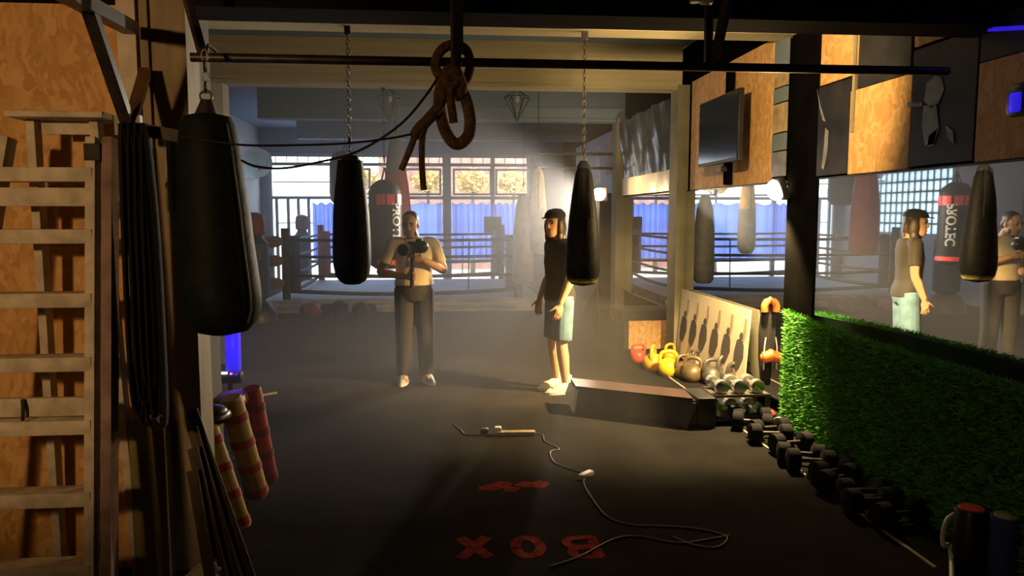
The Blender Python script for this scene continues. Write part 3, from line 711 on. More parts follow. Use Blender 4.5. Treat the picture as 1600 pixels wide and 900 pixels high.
mb = MB(); arcpatch(mb, R1+.003, D2(-115), D2(35), zp(412, Y1), zp(405, Y1)); obj('red_stripe', mb, M['red'], tp)
me = text_mesh('PROTEC', .15, .004, .0)
zc = zp(352, Y1)
for v in me.vertices:   # the word reads downwards, wrapped on the bag
    u, w_ = v.co.x, v.co.y
    a = D2(-45)+w_/R1
    v.co = Vector((x1+(R1+.004)*math.cos(a), Y1+(R1+.004)*math.sin(a), zc-u*.92))
mesh_obj('lettering', me, M['white'], tp, smooth=False)
# red bag behind it
Y2 = 10.6; x2 = P(620, 350, Y=Y2).x
prof = [(.03, zp(403, Y2)), (.15, zp(401, Y2)), (.20, zp(394, Y2)), (.21, zp(380, Y2)), (.20, zp(330, Y2)), (.17, zp(290, Y2)), (.14, zp(268, Y2)), (.10, zp(264, Y2))]
tq = punch_bag('dull red bag with blue grey cone top behind the lettered bag', x2, Y2, prof, zp(214, Y2), 3.5, M['red_leather'], straps=False, bracket=False)
obj('strap_cone', MB().loft([(x2, Y2, zp(268, Y2), .145, .145), (x2, Y2, zp(240, Y2), .12, .12), (x2, Y2, zp(220, Y2), .085, .085), (x2, Y2, zp(214, Y2), .03, .03)], 20), M['bluegrey_cloth'], tq)
# navy bag seen only in the mirror
Y3 = 13.0; vx = P(1318, 300, Y=Y3).x; x3 = 2*WX-vx
prof = [(.03, zp(321, Y3)), (.2, zp(319, Y3)), (.26, zp(312, Y3)), (.27, zp(300, Y3)), (.26, zp(255, Y3)), (.2, zp(240, Y3)), (.08, zp(237, Y3))]
punch_bag('short navy bag hanging high over the ring, seen in the mirror', x3, Y3, prof, zp(226, Y3), 3.5, M['blue_leather'], bracket=False)
# two hazy pale bags
Y4 = 10.25; x4 = P(841, 350, Y=Y4).x
prof = [(.02, zp(399, Y4)), (.08, zp(398, Y4)), (.115, zp(391, Y4)), (.125, zp(378, Y4)), (.12, zp(355, Y4)), (.112, zp(326, Y4))]
t4 = punch_bag('grey bag with tan top hanging just left of the young man head', x4, Y4, prof, zp(258, Y4), 3.5, M['leather_grey'], straps=False, bracket=False)
obj('tan_top', MB().loft([(x4, Y4, zp(326, Y4), .113, .113), (x4, Y4, zp(300, Y4), .095, .095), (x4, Y4, zp(272, Y4), .07, .07), (x4, Y4, zp(265, Y4), .05, .05), (x4, Y4, zp(259, Y4), .02, .02)], 20), M['tan'], t4)
mb = MB(); mb.loft([(x4, Y4-.02, zp(327, Y4), .05, .1), (x4, Y4-.02, zp(300, Y4), .04, .084), (x4, Y4-.02, zp(268, Y4), .025, .056)], 12); obj('dark_strap', mb, M['leather_grey'], t4)
Y5 = 9.2; x5 = P(818, 350, Y=12.0).x; Y5 = 12.0
prof = [(.02, zp(447, Y5)), (.12, zp(446, Y5)), (.165, zp(440, Y5)), (.17, zp(420, Y5)), (.165, zp(360, Y5)), (.13, zp(325, Y5)), (.08, zp(306, Y5)), (.04, zp(303, Y5))]
punch_bag('pale slim bag lost in the haze left of the tan topped bag', x5, Y5, prof, zp(298, Y5), 3.5, M['leather_grey'], straps=False, bracket=False)

# pendant wire lamps
for px, lab in ((608, 'wire diamond pendant above the red bag'), (808, 'wire diamond pendant above the hazy pale bags')):
    c = P(px, 152, Y=9.6); b = MB(); r = .16
    ring = [c+Vector((r*math.cos(k*PI/3), r*math.sin(k*PI/3), 0)) for k in range(6)]; tip = c+Vector((0, 0, -.30)); top = c+Vector((0, 0, .10))
    for k in range(6): b.cyl(ring[k], ring[(k+1) % 6], .007, 6).cyl(ring[k], tip, .007, 6).cyl(ring[k], top, .007, 6)
    t = thing('pendant_lamp', lab, 'lamp', c, 'wire pendant lamps')
    obj('wire_shade', b, M['teal'], t); obj('cord', MB().cyl(top, (c.x, c.y, 3.55), .004, 6), M['strap'], t); obj('bulb', MB().ell(c+Vector((0, 0, -.02)), (.03, .03, .045)), M['dull_white'], t)

# ------------------------------------------------------------------ boxing ring
RX0, RX1, RY0, RY1, RZ = -2.62, 1.32, 12.85, 16.75, .22
t = thing('boxing_ring', 'low boxing ring with pale canvas and dark ropes before the windows', 'boxing ring', ((RX0+RX1)/2, RY0, 0))
obj('platform', MB().box2((RX0-.35, RY0, 0), (RX1+.35, RY1+.04, RZ-.02)), M['apron'], t)
obj('canvas', MB().box2((RX0-.36, RY0-.01, RZ-.02), (RX1+.36, RY1+.05, RZ), .008), M['canvas'], t)
ap = MB(); n = 60
V0 = [ap.bm.verts.new((RX0-.36+(RX1-RX0+.72)*i/n, RY0-.015-.02*abs(math.sin(i*.9)), RZ-.01)) for i in range(n+1)]
V1 = [ap.bm.verts.new((RX0-.36+(RX1-RX0+.72)*i/n, RY0-.03-.05*abs(math.sin(i*.9+.4)), .01)) for i in range(n+1)]
for i in range(n): ap.bm.faces.new((V0[i], V0[i+1], V1[i+1], V1[i]))
obj('apron', ap, M['apron'], t)
corners = [(RX0, RY0+.15), (RX1, RY0+.15), (RX1, RY1), (RX0, RY1)]
for i, (x, y) in enumerate(corners):
    po = obj('corner_post', MB().cyl((x, y, RZ), (x, y, 1.42), .07, 16), M['dark_steel'] if i != 3 else M['red_leather'], t)
    cp = MB().box((x+(.12 if x < 0 else -.12), y+(.12 if i < 2 else -.12), .82), (.16, .16, .95), Matrix.Rotation(PI/4, 3, 'Z'), .03)
    obj('corner_pad', cp, M['blue_leather'] if i != 3 else M['red_leather'], t)
for z, sag in ((1.22, .015), (.94, .02), (.62, .03), (.36, .07)):
    r = MB()
    for i in range(4):
        (ax, ay), (bx, by) = corners[i], corners[(i+1) % 4]
        pts = [(ax+(bx-ax)*k/14, ay+(by-ay)*k/14, z-sag*math.sin(PI*k/14)) for k in range(15)]
        r.tube(pts, .026 if z > .5 else .034, 8)
    obj('rope', r, M['ringrope'], t)
for x in (-.6, .45):
    for y in (RY0+.15, RY1): obj('rope_tie', MB().cyl((x, y, .34), (x+.02, y, 1.21), .012, 6), M['ringrope'], t)
for z in (1.22, .90, .52):
    obj('turnbuckle_pad', MB().ell((RX0-.17, RY0+.02, z-.02), (.17, .08, .10)), M['tanpad'], t)
# freestanding bags by the ring
def stand_bag(px, pyb, pyt, Y, label, mtop, mbody, wpx):
    c = P(px, pyb, Y=Y); zt = P(px, pyt, Y=Y).z; r = wpx*Y/1180/2
    t = thing('standing_bag', label, 'punching bag', (c.x, Y, 0), 'free standing bags by the ring')
    obj('base', MB().lathe([(r*1.5, 0), (r*1.5, .12), (r*1.1, .28), (r*.6, .34)], (c.x, Y, 0)), M['black'], t)
    obj('body', MB().lathe([(r*.6, .33), (r, .38), (r, zt*.72), (r*.75, zt*.75), (r*.5, zt*.8)], (c.x, Y, 0)), mbody, t)
    obj('head', MB().lathe([(r*.45, 0), (r*.78, .04), (r*.82, .2), (r*.7, .32), (r*.3, .36)], (c.x, Y, zt-.36)), mtop, t)
    return t, c, r, zt
t, c, r, zt = stand_bag(400, 470, 332, 11.9, 'dark standing bag with a red head and pale label left of the ring', M['red_leather'], M['blue_leather'], 42)
mb = MB(); mb.box((c.x+.02, 11.9-r-.002, 1.05), (.24, .02, .16)); obj('label_patch', mb, M['photo_grey'], t)
stand_bag(474, 440, 335, 17.04, 'slim dark standing dummy by the white glass door', M['vest_red'], M['blue_leather'], 24)
# kit on the floor in front of the ring
def glove(p, mt, label, rz):
    t = thing('boxing_glove', label, 'boxing glove', (p.x, p.y, 0), 'gloves on the floor before the ring', rz)
    obj('mitt', MB().ell((0, 0, .13), (.12, .16, .13)).ell((.10, .02, .10), (.06, .11, .07)), mt, t, local=True)
    obj('cuff', MB().cyl((0, .12, .11), (0, .30, .11), .09, 14, .10), M['strap'], t, local=True)
glove(P(492, 497, z=0)+Vector((-.05, .0, 0)), M['red_leather'], 'red boxing glove on the floor before the ring', .5)
glove(P(523, 497, z=0)+Vector((.05,.2,0)), M['leather'], 'black boxing glove beside the red one before the ring', 1.2)
glove(P(552, 497, z=0)+Vector((.10,.05,0)), M['leather'], 'second black boxing glove, away from the red one', -.6)
# wall fan
c = P(402, 254, Y=15.4); b = MB()
t = thing('wall_fan', 'white wall fan in the far left corner', 'fan', c)
for k in range(5): b.torus((c.x, c.y, c.z), .05+.057*k, .009, 'y', 28, 5)
for k in range(12): a = k*PI/6; b.cyl((c.x+.05*math.cos(a), c.y-.01, c.z+.05*math.sin(a)), (c.x+.28*math.cos(a), c.y, c.z+.28*math.sin(a)), .004, 5)
obj('cage', b, M['white'], t)
obj('rear_guard', MB().tube([(c.x, c.y+.05, c.z), (c.x, c.y+.09, c.z)], [.285, .22], 28), M['white'], t)
for k in range(3):
    a = k*2*PI/3; obj('blade', MB().box((c.x+.13*math.cos(a), c.y+.03, c.z+.13*math.sin(a)), (.22, .012, .14), Matrix.Rotation(-a, 3, 'Y') @ Matrix.Rotation(.35, 3, 'X'), .005), M['white'], t)
obj('motor', MB().cyl((c.x, c.y+.02, c.z), (c.x, c.y+.16, c.z), .06, 16), M['dull_white'], t)
obj('bracket', MB().bar((c.x, c.y+.12, c.z), (c.x-.1, c.y+.3, c.z-.3), .04, .04).bar((c.x-.1, c.y+.3, c.z-.3), (LX, c.y+.3, c.z-.3), .04, .04), M['dull_white'], t)

# ------------------------------------------------------------------ ladder
t = thing('step_ladder', 'worn white wooden step ladder leaning before the strand board wall', 'ladder', (-1.65, 3.05, 0))
def yl(z): return 3.02+.13*z       # front frame leans back with height
steps_py = (262, 358, 457, 556, 654, 766, 879)
def onl(px, py):
    Y = 3.2
    for _ in range(6): q = P(px, py, Y=Y); Y = yl(q.z)
    return P(px, py, Y=Y)
rt = onl(157, 216); 
def rail(x_top, x_bot, zt, zb=0.0):
    return MB().bar((x_top, yl(zt), zt), (x_bot, yl(zb), zb), .04, .075, up=(0, 1, 0), bev=.004)
xr_t = onl(147, 216).x; xr_b = xr_t+.005
obj('rail', rail(xr_t, xr_b-.0, rt.z), M['white_wood'], t)
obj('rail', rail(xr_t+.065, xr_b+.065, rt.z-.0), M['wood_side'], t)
xl_t = onl(12, 216).x; 
obj('rail', rail(xl_t, xl_t-.30, rt.z), M['white_wood'], t)
xe = lambda z: xl_t-.30*(rt.z-z)/rt.z
for py in steps_py:
    q = onl(80, py); z = q.z
    s_ = MB().box2((xe(z)-.0, yl(z)-.045, z-.058), (xr_t+.01, yl(z)+.055, z), .003)
    obj('step', s_, M['white_wood'], t)
for py in (308, 633):
    q = onl(80, py); z = q.z; obj('brace_board', MB().box2((xe(z), yl(z)-.035, z-.037), (xr_t, yl(z)-.01, z+.037), .002), M['white_wood'], t)
zt = P(100, 180, Y=3.34).z
obj('top_cap', MB().box2((P(27, 180, Y=3.34).x, 3.24, zt-.02), (P(176, 180, Y=3.34).x, 3.46, zt+.005), .004).box2((P(60, 180, Y=3.34).x, 3.37, zt-.075), (P(150, 180, Y=3.34).x, 3.39, zt-.02)), M['white_wood'], t)
for a in (52, 150):
    xa_ = P(a, 190, Y=3.36).x
    obj('rear_rail', MB().bar((xa_, 3.36, zt-.02), (xa_+(-.06 if a < 100 else .03), 3.49, 0.0), .035, .06, up=(0, 1, 0), bev=.003), M['white_wood'], t)
obj('strap_tie', MB().tube(smooth_path([onl(46, 619)+Vector((0, -.05, 0)), onl(48, 635)+Vector((0, -.055, 0)), onl(46, 652)+Vector((0, -.05, 0))]), .007, 6), M['strap'], t)
obj('corner_wrap', MB().box((xr_t+.01, yl(rt.z-.05)-.0, rt.z-.06), (.065, .09, .07), None, .004), M['strap'], t)

# reflective sticker added for the bright spot on the column
tag(obj('reflector_sticker', MB().box2((P(260, 290, Y=3.5).x, 3.488, P(265, 330, Y=3.5).z), (P(270, 290, Y=3.5).x, 3.5, P(265, 215, Y=3.5).z), .003).ell((P(265, 290, Y=3.5).x, 3.488, P(265, 290, Y=3.5).z), (.016, .012, .018)), M['steel']), 'narrow reflective sticker on the pale column', 'plate')

# ------------------------------------------------------------------ things at the foot of the partition
GF = 'yellow and red foam rolls leaning by the partition'
def foam_roll(a, b, r, main, label, nb=4):
    a, b = Vector(a), Vector(b)
    t = thing('foam_roll', label, 'foam roll', (b.x, b.y, 0), GF)
    obj('roll', MB().tube([a, a.lerp(b, .02), a.lerp(b, .98), b], [r*.85, r, r, r*.85], 18), main, t)
    for i in range(nb):
        f_ = (i+.6)/nb; obj('band', MB().tube([a.lerp(b, f_), a.lerp(b, f_+.07)], r+.004, 18), M['foam_red'] if main != M['foam_red'] else M['vest_red'], t)
PX = P(345, 560, Y=4.42).x
foam_roll((PX+.065, 3.93, .60), P(388, 828, z=.02)+Vector((-.02, .0, .015)), .040, M['foam_yellow'], 'front yellow foam roll with red bands, nearest the leaning planks')
foam_roll((PX+.12, 4.15, .66), P(402, 785, z=.03)+Vector((0, .02, .03)), .062, M['foam_yellow'], 'thicker yellow foam roll with red bands, middle one of three')
foam_roll((PX+.18, 4.36, .66), P(418, 762, z=.03)+Vector((0, .04, .03)), .055, M['foam_red'], 'plain red foam roll, farthest of the three leaning ones')
b = MB().ell((0, 0, 0), (.11, .13, .05)).ell((.02, -.02, .025), (.08, .08, .04))
o = obj('headguard', b, M['black'], local=True); o.location = P(327, 650, Y=4.0); tag(o, 'shiny black headguard lying on the foam rolls', 'headguard')
b = MB().box((0, 0, 0), (.26, .30, .07), Matrix.Rotation(-.15, 3, 'Y'), .03)
o = obj('strike_pad', b, M['vest_red'], local=True); o.location = P(352, 627, Y=4.3); tag(o, 'dark red strike pad lying on top of the foam rolls', 'pad')
GP = 'dark planks leaning by the column'
for i, (ax, ay, bx, by, Y) in enumerate(((300, 640, 392, 905, 3.46), (300, 668, 372, 915, 3.41), (301, 700, 352, 925, 3.36), (300, 735, 334, 935, 3.31))):
    a = P(ax, ay, Y=Y); b_ = P(bx, by, z=.02)
    o = obj('wood_plank', MB().bar(a, b_, .045, .022, up=(.3, -1, .1), bev=.002), M['plank'])
    tag(o, ['dark plank leaning nearest the foam rolls', 'second leaning plank from the foam rolls', 'third leaning plank from the foam rolls', 'steepest leaning plank, against the column'][i], 'plank', GP)
b = MB().ell((0, 0, .06), (.07, .06, .07)).ell((.03, .01, .10), (.035, .03, .05)).ell((-.05, 0, .05), (.04, .04, .05))
for v in b.bm.verts: v.co += Vector((random.uniform(-1, 1), random.uniform(-1, 1), random.uniform(-1, 1)))*.007
o = obj('plastic_bag', b, M['bag_white'], local=True); o.location = (P(322, 905, Y=3.25).x, 3.25, 0); o.scale = (1.1, 1.1, 1.1); tag(o, 'crumpled white plastic bag at the lower left corner', 'bag')
o.location.z = 0
# blue stage light on the floor with the strip it lights
pb = P(360, 590, Y=5.2)
t = thing('stage_light', 'small blue stage light on a stand behind the partition', 'lamp', (pb.x, 5.2, 0))
obj('stand', MB().cyl((pb.x, 5.2, 0), (pb.x, 5.2, pb.z-.02), .02, 10).cyl((pb.x, 5.2, 0), (pb.x, 5.2, .015), .12, 20), M['black'], t)
obj('housing', MB().box((pb.x, 5.2, pb.z), (.16, .08, .07), None, .01), M['black'], t)
obj('white_led', MB().box(P(349, 583, Y=5.15), (.05, .012, .014)), M['white_led'], t)
obj('blue_led', MB().ell(P(368, 585, Y=5.15), (.013, .01, .01)), M['blue_led'], t)
obj('magenta_led', MB().ell(P(361, 584, Y=5.15), (.01, .01, .008)), M['red_led'], t)
obj('blue_tube', MB().cyl(P(365, 578, Y=5.2), P(363, 500, Y=5.2), .05, 14), M['blue_led'], t)
lamp('stage_light_glow', 'POINT', P(364, 540, Y=5.05), None, 1.5, (.1, .05, 1), shadow_soft_size=.05)
tag(obj('drum_stick', MB().cyl(P(388, 622, z=.012), P(432, 614, z=.012), .012, 8), M['column']), 'pale stick lying on the floor by the foam rolls', 'stick')

# ------------------------------------------------------------------ cable and power strip
t = thing('power_strip', 'pale power strip on the dark floor with its white cable', 'power strip', P(800, 676, z=0))
a, b_ = P(772, 677, z=.02), P(836, 676, z=.02)
obj('strip_body', MB().bar(a, b_, .055, .03, bev=.004), M['column'], t)
obj('plug', MB().box(a+Vector((.03, 0, .03)), (.05, .04, .04), None, .006), M['dull_white'], t)
cz = .006
cab = [P(q[0], q[1], z=cz) for q in ((836, 677), (848, 680), (852, 690), (874, 701), (860, 706), (866, 722), (890, 732), (914, 741), (912, 755), (926, 780), (950, 808), (990, 820), (1040, 822), (1090, 826), (1135, 838), (1120, 855), (1080, 850), (1050, 838))]
obj('cable', MB().tube(smooth_path(cab, 6), .0048, 8), M['cable'], t)
obj('inline_socket', MB().bar(P(907, 746, z=.018), P(924, 738, z=.018), .04, .035, bev=.006), M['dull_white'], t)
tag(obj('cable', MB().tube(smooth_path([P(q[0], q[1], z=cz) for q in ((708, 662), (720, 672), (728, 679), (750, 680), (770, 678))], 6), .005, 8), M['black']), 'short dark cable running to the power strip', 'cable')
tag(obj('cable', MB().tube(smooth_path([P(q[0], q[1], z=cz) for q in ((860, 885), (905, 870), (960, 842), (1000, 838), (1060, 848), (1110, 842), (1140, 836))], 6), .005, 8), M['grey_vinyl']), 'dim grey cable looping past the painted letters', 'cable')
b = MB().box((0, 0, .025), (.06, .05, .05), None, .01); o = obj('adapter_plug', b, M['black'], local=True); o.location = P(757, 679, z=0); tag(o, 'small black plug beside the power strip', 'plug')

# ------------------------------------------------------------------ low padded bench block
t = thing('bench_pad', 'long low dark padded block lying on the floor by the kettlebells', 'bench', P(1000, 650, z=0))
c0, c1 = P(901, 646, z=0), P(1092, 669, z=0)
c0b, c1b = c0+Vector((.0, .30, 0)), c1+Vector((.03, .30, 0))
zt_ = .235
obj('pad', MB().prism([c0+Vector((0, 0, .03)), c1+Vector((0, 0, .03)), c1b+Vector((0, 0, .03)), c0b+Vector((0, 0, .03))], (0, 0, zt_-.05)), M['grey_vinyl'], t)
obj('top_cover', MB().prism([c0+Vector((-.01, -.01, zt_-.02)), c1+Vector((-.05, .0, zt_-.02)), c1b+Vector((-.05, .01, zt_-.02)), c0b+Vector((0, .01, zt_-.02))], (0, 0, .02)), M['brown_vinyl'], t)
obj('front_panel', MB().prism([c0+Vector((.42, -.018, .02)), c1+Vector((-.10, -.018, 0.0)), c1+Vector((-.03, -.018, .20)), c0+Vector((.35, -.018, .21))], (0, .014, 0)), M['grey_vinyl'], t)
obj('end_block', MB().box2(c1+Vector((-.02, -.02, 0)), c1b+Vector((.10, .03, .24)), .01), M['black'], t)
obj('white_end', MB().prism([c0+Vector((-.035, 0, 0.01)), c0+Vector((-.012, -.012, .20)), c0b+Vector((-.012, 0, .20)), c0b+Vector((-.05, 0, .10))], (.02, 0, 0)), M['white'], t)
for dx in (.1, 1.0): obj('foot', MB().box2(c0+Vector((dx, .08, 0)), c0+Vector((dx+.1, .24, .032))), M['black'], t)

# ------------------------------------------------------------------ kettlebells, plates, dumbbells
def kettlebell(p, r, mt, label, rz=0, group='kettlebells by the right wall', hmt=None):
    t = thing('kettlebell', label, 'kettlebell', (p.x, p.y, 0), group, rz)
    obj('bell', MB().lathe([(r*.62, 0), (r*.68, .004)]+[(r*math.sin(a), r*.78-r*math.cos(a)) for a in [math.radians(q) for q in (46, 60, 75, 90, 105, 120, 140, 160, 176)]], (0, 0, 0), 24), mt, t, local=True)
    h = r*1.5; w_ = r*.78
    pts = smooth_path([(-w_, 0, h*.75), (-w_*1.08, 0, h*1.1), (-w_*.8, 0, h*1.50), (0, 0, h*1.62), (w_*.8, 0, h*1.50), (w_*1.08, 0, h*1.1), (w_, 0, h*.75)], 5)
    obj('handle', MB().tube(pts, r*.19, 10), hmt or mt, t, local=True)
    return t
kettlebell(P(997, 566, z=0), .085, M['redpaint'], 'red kettlebell, first in the row at the wall')
kettlebell(P(1020, 578, z=0), .105, M['orange_yellow'], 'amber kettlebell between the red and the bright yellow one', 1.1)
kettlebell(P(1044, 587, z=0), .105, M['yellow'], 'bright yellow kettlebell in front of the row', -.2)
kettlebell(P(1053, 566, z=0)+Vector((-.05, 0, 0)), .085, M['orange_yellow'], 'yellow kettlebell half hidden behind the bright yellow one', .5)
kettlebell(P(1068, 590, z=0), .095, M['brassy'], 'brown worn kettlebell right of the bright yellow one', .2)
kettlebell(P(1085, 578, z=0)+Vector((-.05, 0, 0)), .085, M['iron'], 'grey kettlebell behind the brown one by the cream poster', .8)
kettlebell(P(1090, 596, z=0)+Vector((-.05, 0, 0)), .10, M['brassy'], 'second brown kettlebell, before the grey ones', -.6)
kettlebell(P(1112, 600, z=0), .10, M['iron'], 'grey kettlebell right of the brown ones', .1)
kettlebell(P(1103, 583, z=0)+Vector((-.06, 0.12, 0)), .085, M['iron'], 'small grey kettlebell against the poster foot', .4)
kettlebell(P(1134, 600, z=0), .115, M['iron'], 'big grey kettlebell under the poster right half', .3)
kettlebell(P(1152, 612, z=0), .11, M['iron'], 'big dark grey kettlebell beside the jacket', -.4)
def dumbbell(p, z, L, r, mt, label, ang, group='chrome dumbbells on the low rack'):
    t = thing('dumbbell', label, 'dumbbell', (p.x, p.y, z), group, ang)
    obj('grip', MB().cyl((-L*.3, 0, r), (L*.3, 0, r), .016, 12), M['dark_steel'] if mt == M['rubber'] else M['chrome'], t, local=True)
    for s in (-1, 1): obj('head', MB().tube([(s*L*.22, 0, r), (s*L*.25, 0, r), (s*L*.48, 0, r), (s*L*.5, 0, r)], [r*.8, r, r, r*.75], 16), mt, t, local=True)
    return t
rackp = P(1145, 664, z=0)
t = thing('dumbbell_rack', 'low two-tier rack with chrome dumbbells right of the bench block', 'rack', (rackp.x+.05, rackp.y+.15, 0))
rk = MB()
for z in (.03, .22): rk.box2((rackp.x-.16, rackp.y+.0, z), (rackp.x+.3, rackp.y+.30, z+.02))
obj('shelf', rk, M['iron'], t)
for dx in (-.15, .29):
    for dy in (.02, .28): obj('leg', MB().box2((rackp.x+dx-.015, rackp.y+dy-.015, 0), (rackp.x+dx+.015, rackp.y+dy+.015, .24)), M['dark_steel'], t)
names = ['lower tier of the rack, nearest the bench block', 'lower tier of the rack, in the middle', 'lower tier of the rack, nearest the hedge', 'upper tier of the rack, nearest the bench block', 'upper tier of the rack, in the middle', 'upper tier of the rack, nearest the hedge']
for i in range(6):
    p = Vector((rackp.x-.08+.145*(i % 3), rackp.y+.15, 0)); dumbbell(p, .05 if i < 3 else .24, .26, .055, M['chrome'], 'chrome dumbbell on the '+names[i], PI/2)
# weights in the dark in front of the hedge
GH = 'dark weights in front of the hedge'
spots = [(1196, 672), (1228, 682), (1262, 690), (1300, 705), (1342, 722), (1225, 662), (1288, 735), (1330, 752), (1388, 762), (1432, 782), (1380, 800), (1428, 822)]
for i, (px, py) in enumerate(spots):
    p = P(px, py, z=0)
    p.x = 2.36+.05*(i % 2)
    dumbbell(p, 0, .30, .07, M['rubber'], 'black dumbbell in the dark row at the foot of the hedge', random.uniform(-.5, .5), GH)
for i, (px, py) in enumerate(((1360, 745), (1400, 775), (1455, 815))):
    p = P(px, py, z=0); p.x = 2.40
    t = thing('weight_plate_stack', 'stack', 'weight plates', (p.x, p.y, 0)); 
    t['label'] = ['flat black weight plate on the floor, farthest along the hedge', 'flat black weight plate on the floor, middle one along the hedge', 'flat black weight plate on the floor, nearest the blue foam roller'][i]
    t.name = 'weight_plate'; t['group'] = 'weight plates by the hedge'
    obj('plate', MB().torus((0, 0, .022), .11, .022, 'z', 24, 8).lathe([(.10, .008), (.10, .036)], (0, 0, 0)), M['rubber'], t, local=True)
    obj('hub', MB().lathe([(.03, 0), (.03, .05)], (0, 0, 0)), M['iron'], t, local=True)
# rollers bottom right
def roller(px, py, Y, r, mt, cap, label):
    p = P(px, py, Y=Y); t = thing('foam_roller', label, 'foam roller', (p.x, p.y, 0), 'upright rollers in the lower right corner')
    obj('tube', MB().lathe([(r, 0), (r, p.z-.01), (r*.93, p.z)], (p.x, p.y, 0), 24), mt, t)
    obj('cap', MB().lathe([(r*.8, 0), (r*.75, .006)], (p.x, p.y, p.z-.001), 24), cap, t)
roller(1572, 806, 3.05, .062, M['blue_pad'], M['tan'], 'blue upright foam roller in front, pale cap, lower right corner')
roller(1566, 789, 3.30, .058, M['blue_pad'], M['tan'], 'blue upright foam roller behind the front blue one')
roller(1518, 794, 3.15, .07, M['black'], M['redpaint'], 'black upright roller with an orange red cap beside the blue ones')
tag(obj('steel_hook', MB().tube(smooth_path([P(1492, 803, Y=3.3), P(1480, 812, Y=3.25), P(1474, 830, Y=3.22), P(1474, 852, Y=3.2), P(1486, 862, Y=3.2), P(1488, 1010, z=.0)]), .011, 8), M['dull_white']), 'pale curved metal hook beside the black roller', 'hook')
for px, py, col, lab in ((1196, 640, 'redpaint', 'small red hand weight in the shade by the hedge end'), (1209, 652, 'dull_white', 'small pale hand weight in the shade by the hedge end')):
    p = P(px, py+18, z=0); t = dumbbell(p, 0, .18, .04, M[col], lab, .6, 'small hand weights')

# plyo box behind the kettlebells
Yb = 9.0; a = P(985, 500, Y=Yb); b_ = P(1040, 538, Y=Yb)
t = thing('plyo_box', 'strand board jump box behind the kettlebells', 'box', ((a.x+b_.x)/2, Yb+.2, 0))
zt2 = P(1010, 500, Y=Yb).z
obj('body', MB().box2((a.x-.02, Yb, 0), (b_.x+.02, Yb+.45, zt2)), M['osb'], t)
obj('top_mat', MB().box2((a.x-.12, Yb-.03, zt2), (b_.x+.06, Yb+.5, zt2+.12), .01), M['rubber'], t)
obj('side_edge', MB().box2((a.x-.08, Yb-.01, 0), (a.x-.02, Yb+.45, zt2)), M['black'], t); obj('side_edge', MB().box2((b_.x+.02, Yb-.01, 0), (b_.x+.05, Yb+.45, zt2)), M['black'], t)

# exercise poster leaning on the mirror
t = thing('exercise_poster', 'cream exercise poster with six lunging figures leaning below the mirror', 'poster', (2.6, 7.4, 0))
PA, PB = Vector((2.74, 8.42, .80)), Vector((2.74, 6.46, .80)); dn = Vector((-.05, 0, -.77))
def pp(s_, v_): return PA.lerp(PB, s_)+dn*v_      # s_: along, v_: downwards 0..1
nrm = (PB-PA).cross(dn).normalized()
if nrm.x > 0: nrm = -nrm
obj('sheet', MB().prism([pp(0, 0), pp(1, 0), pp(1, 1), pp(0, 1)], -nrm*.008), M['poster'], t, smooth=False)
def onposter(poly, mt, name, lift):
    mb = MB(); mb.prism([pp(s_, v_)+nrm*lift for s_, v_ in poly], nrm*.0015); obj(name, mb, mt, t, smooth=False)
for i in range(6):
    s_ = .085+.163*i
    S = lambda pts: [(s_+x*.85, y) for x, y in pts]
    onposter(S([(-.03, .40), (.035, .36), (.07, .44), (.075, .58), (.03, .72), (-.02, .80), (-.06, .72), (-.055, .55)]), M['fig_dark'], 'printed_figure', .001)
    onposter(S([(.02, .38), (.05, .26), (.055, .12), (.085, .12), (.09, .27), (.065, .40)]), M['fig_skin'], 'printed_figure', .002)
    onposter(S([(-.0, .34), (.02, .29), (.05, .30), (.055, .36), (.02, .39)]), M['fig_dark'], 'printed_figure', .003)
    onposter(S([(-.05, .74), (-.01, .78), (-.01, .92), (-.05, .97), (-.075, .90)]), M['fig_skin'], 'printed_figure', .002)

# jacket hanging by the pillar
t = thing('sports_jacket', 'black and orange jacket hanging between the cream poster and hedge', 'jacket', (2.66, 6.3, .55))
Yj = 6.2
jb = lambda px, py: P(px, py, Y=Yj)
b = MB()
b.loft([(jb(1203, 600).x, Yj, jb(1203, 600).z, .085, .05), (jb(1203, 560).x, Yj, jb(1203, 560).z, .095, .06), (jb(1204, 520).x, Yj, jb(1204, 520).z, .10, .065), (jb(1205, 485).x, Yj, jb(1205, 485).z, .09, .06), (jb(1207, 470).x, Yj, jb(1207, 470).z, .05, .045)], 18)
for v in b.bm.verts: v.co += Vector((math.sin(v.co.z*31+v.co.y*40), math.sin(v.co.z*23+v.co.x*50), 0))*.006
obj('jacket_body', b, M['tee_black'], t)
obj('orange_hood', MB().tube(smooth_path([jb(1191, 486)+Vector((0, -.05, 0)), jb(1192, 474)+Vector((0, -.05, 0)), jb(1203, 465)+Vector((0, -.04, 0)), jb(1215, 464)+Vector((0, -.02, 0)), jb(1222, 468)+Vector((0, 0, 0))], 5), [.03]*8+[.02]*13, 12), M['orange'], t)
obj('orange_sleeve', MB().tube(smooth_path([jb(1182, 556)+Vector((0, -.08, 0)), jb(1193, 554)+Vector((0, -.09, 0)), jb(1205, 547)+Vector((0, -.09, 0)), jb(1216, 541)+Vector((0, -.07, 0))], 5), [.025]*2+[.048]*7+[.04]*4+[.02]*3, 14), M['orange'], t)
obj('drawstring', MB().tube(smooth_path([jb(1191, 525)+Vector((0, -.075, 0)), jb(1188, 545)+Vector((0, -.08, 0)), jb(1187, 575)+Vector((0, -.08, 0))]), .006, 6), M['dull_white'], t)
obj('hook', MB().tube([jb(1207, 470), jb(1209, 460), (WX, Yj, jb(1209, 460).z)], .006, 6), M['steel'], t)

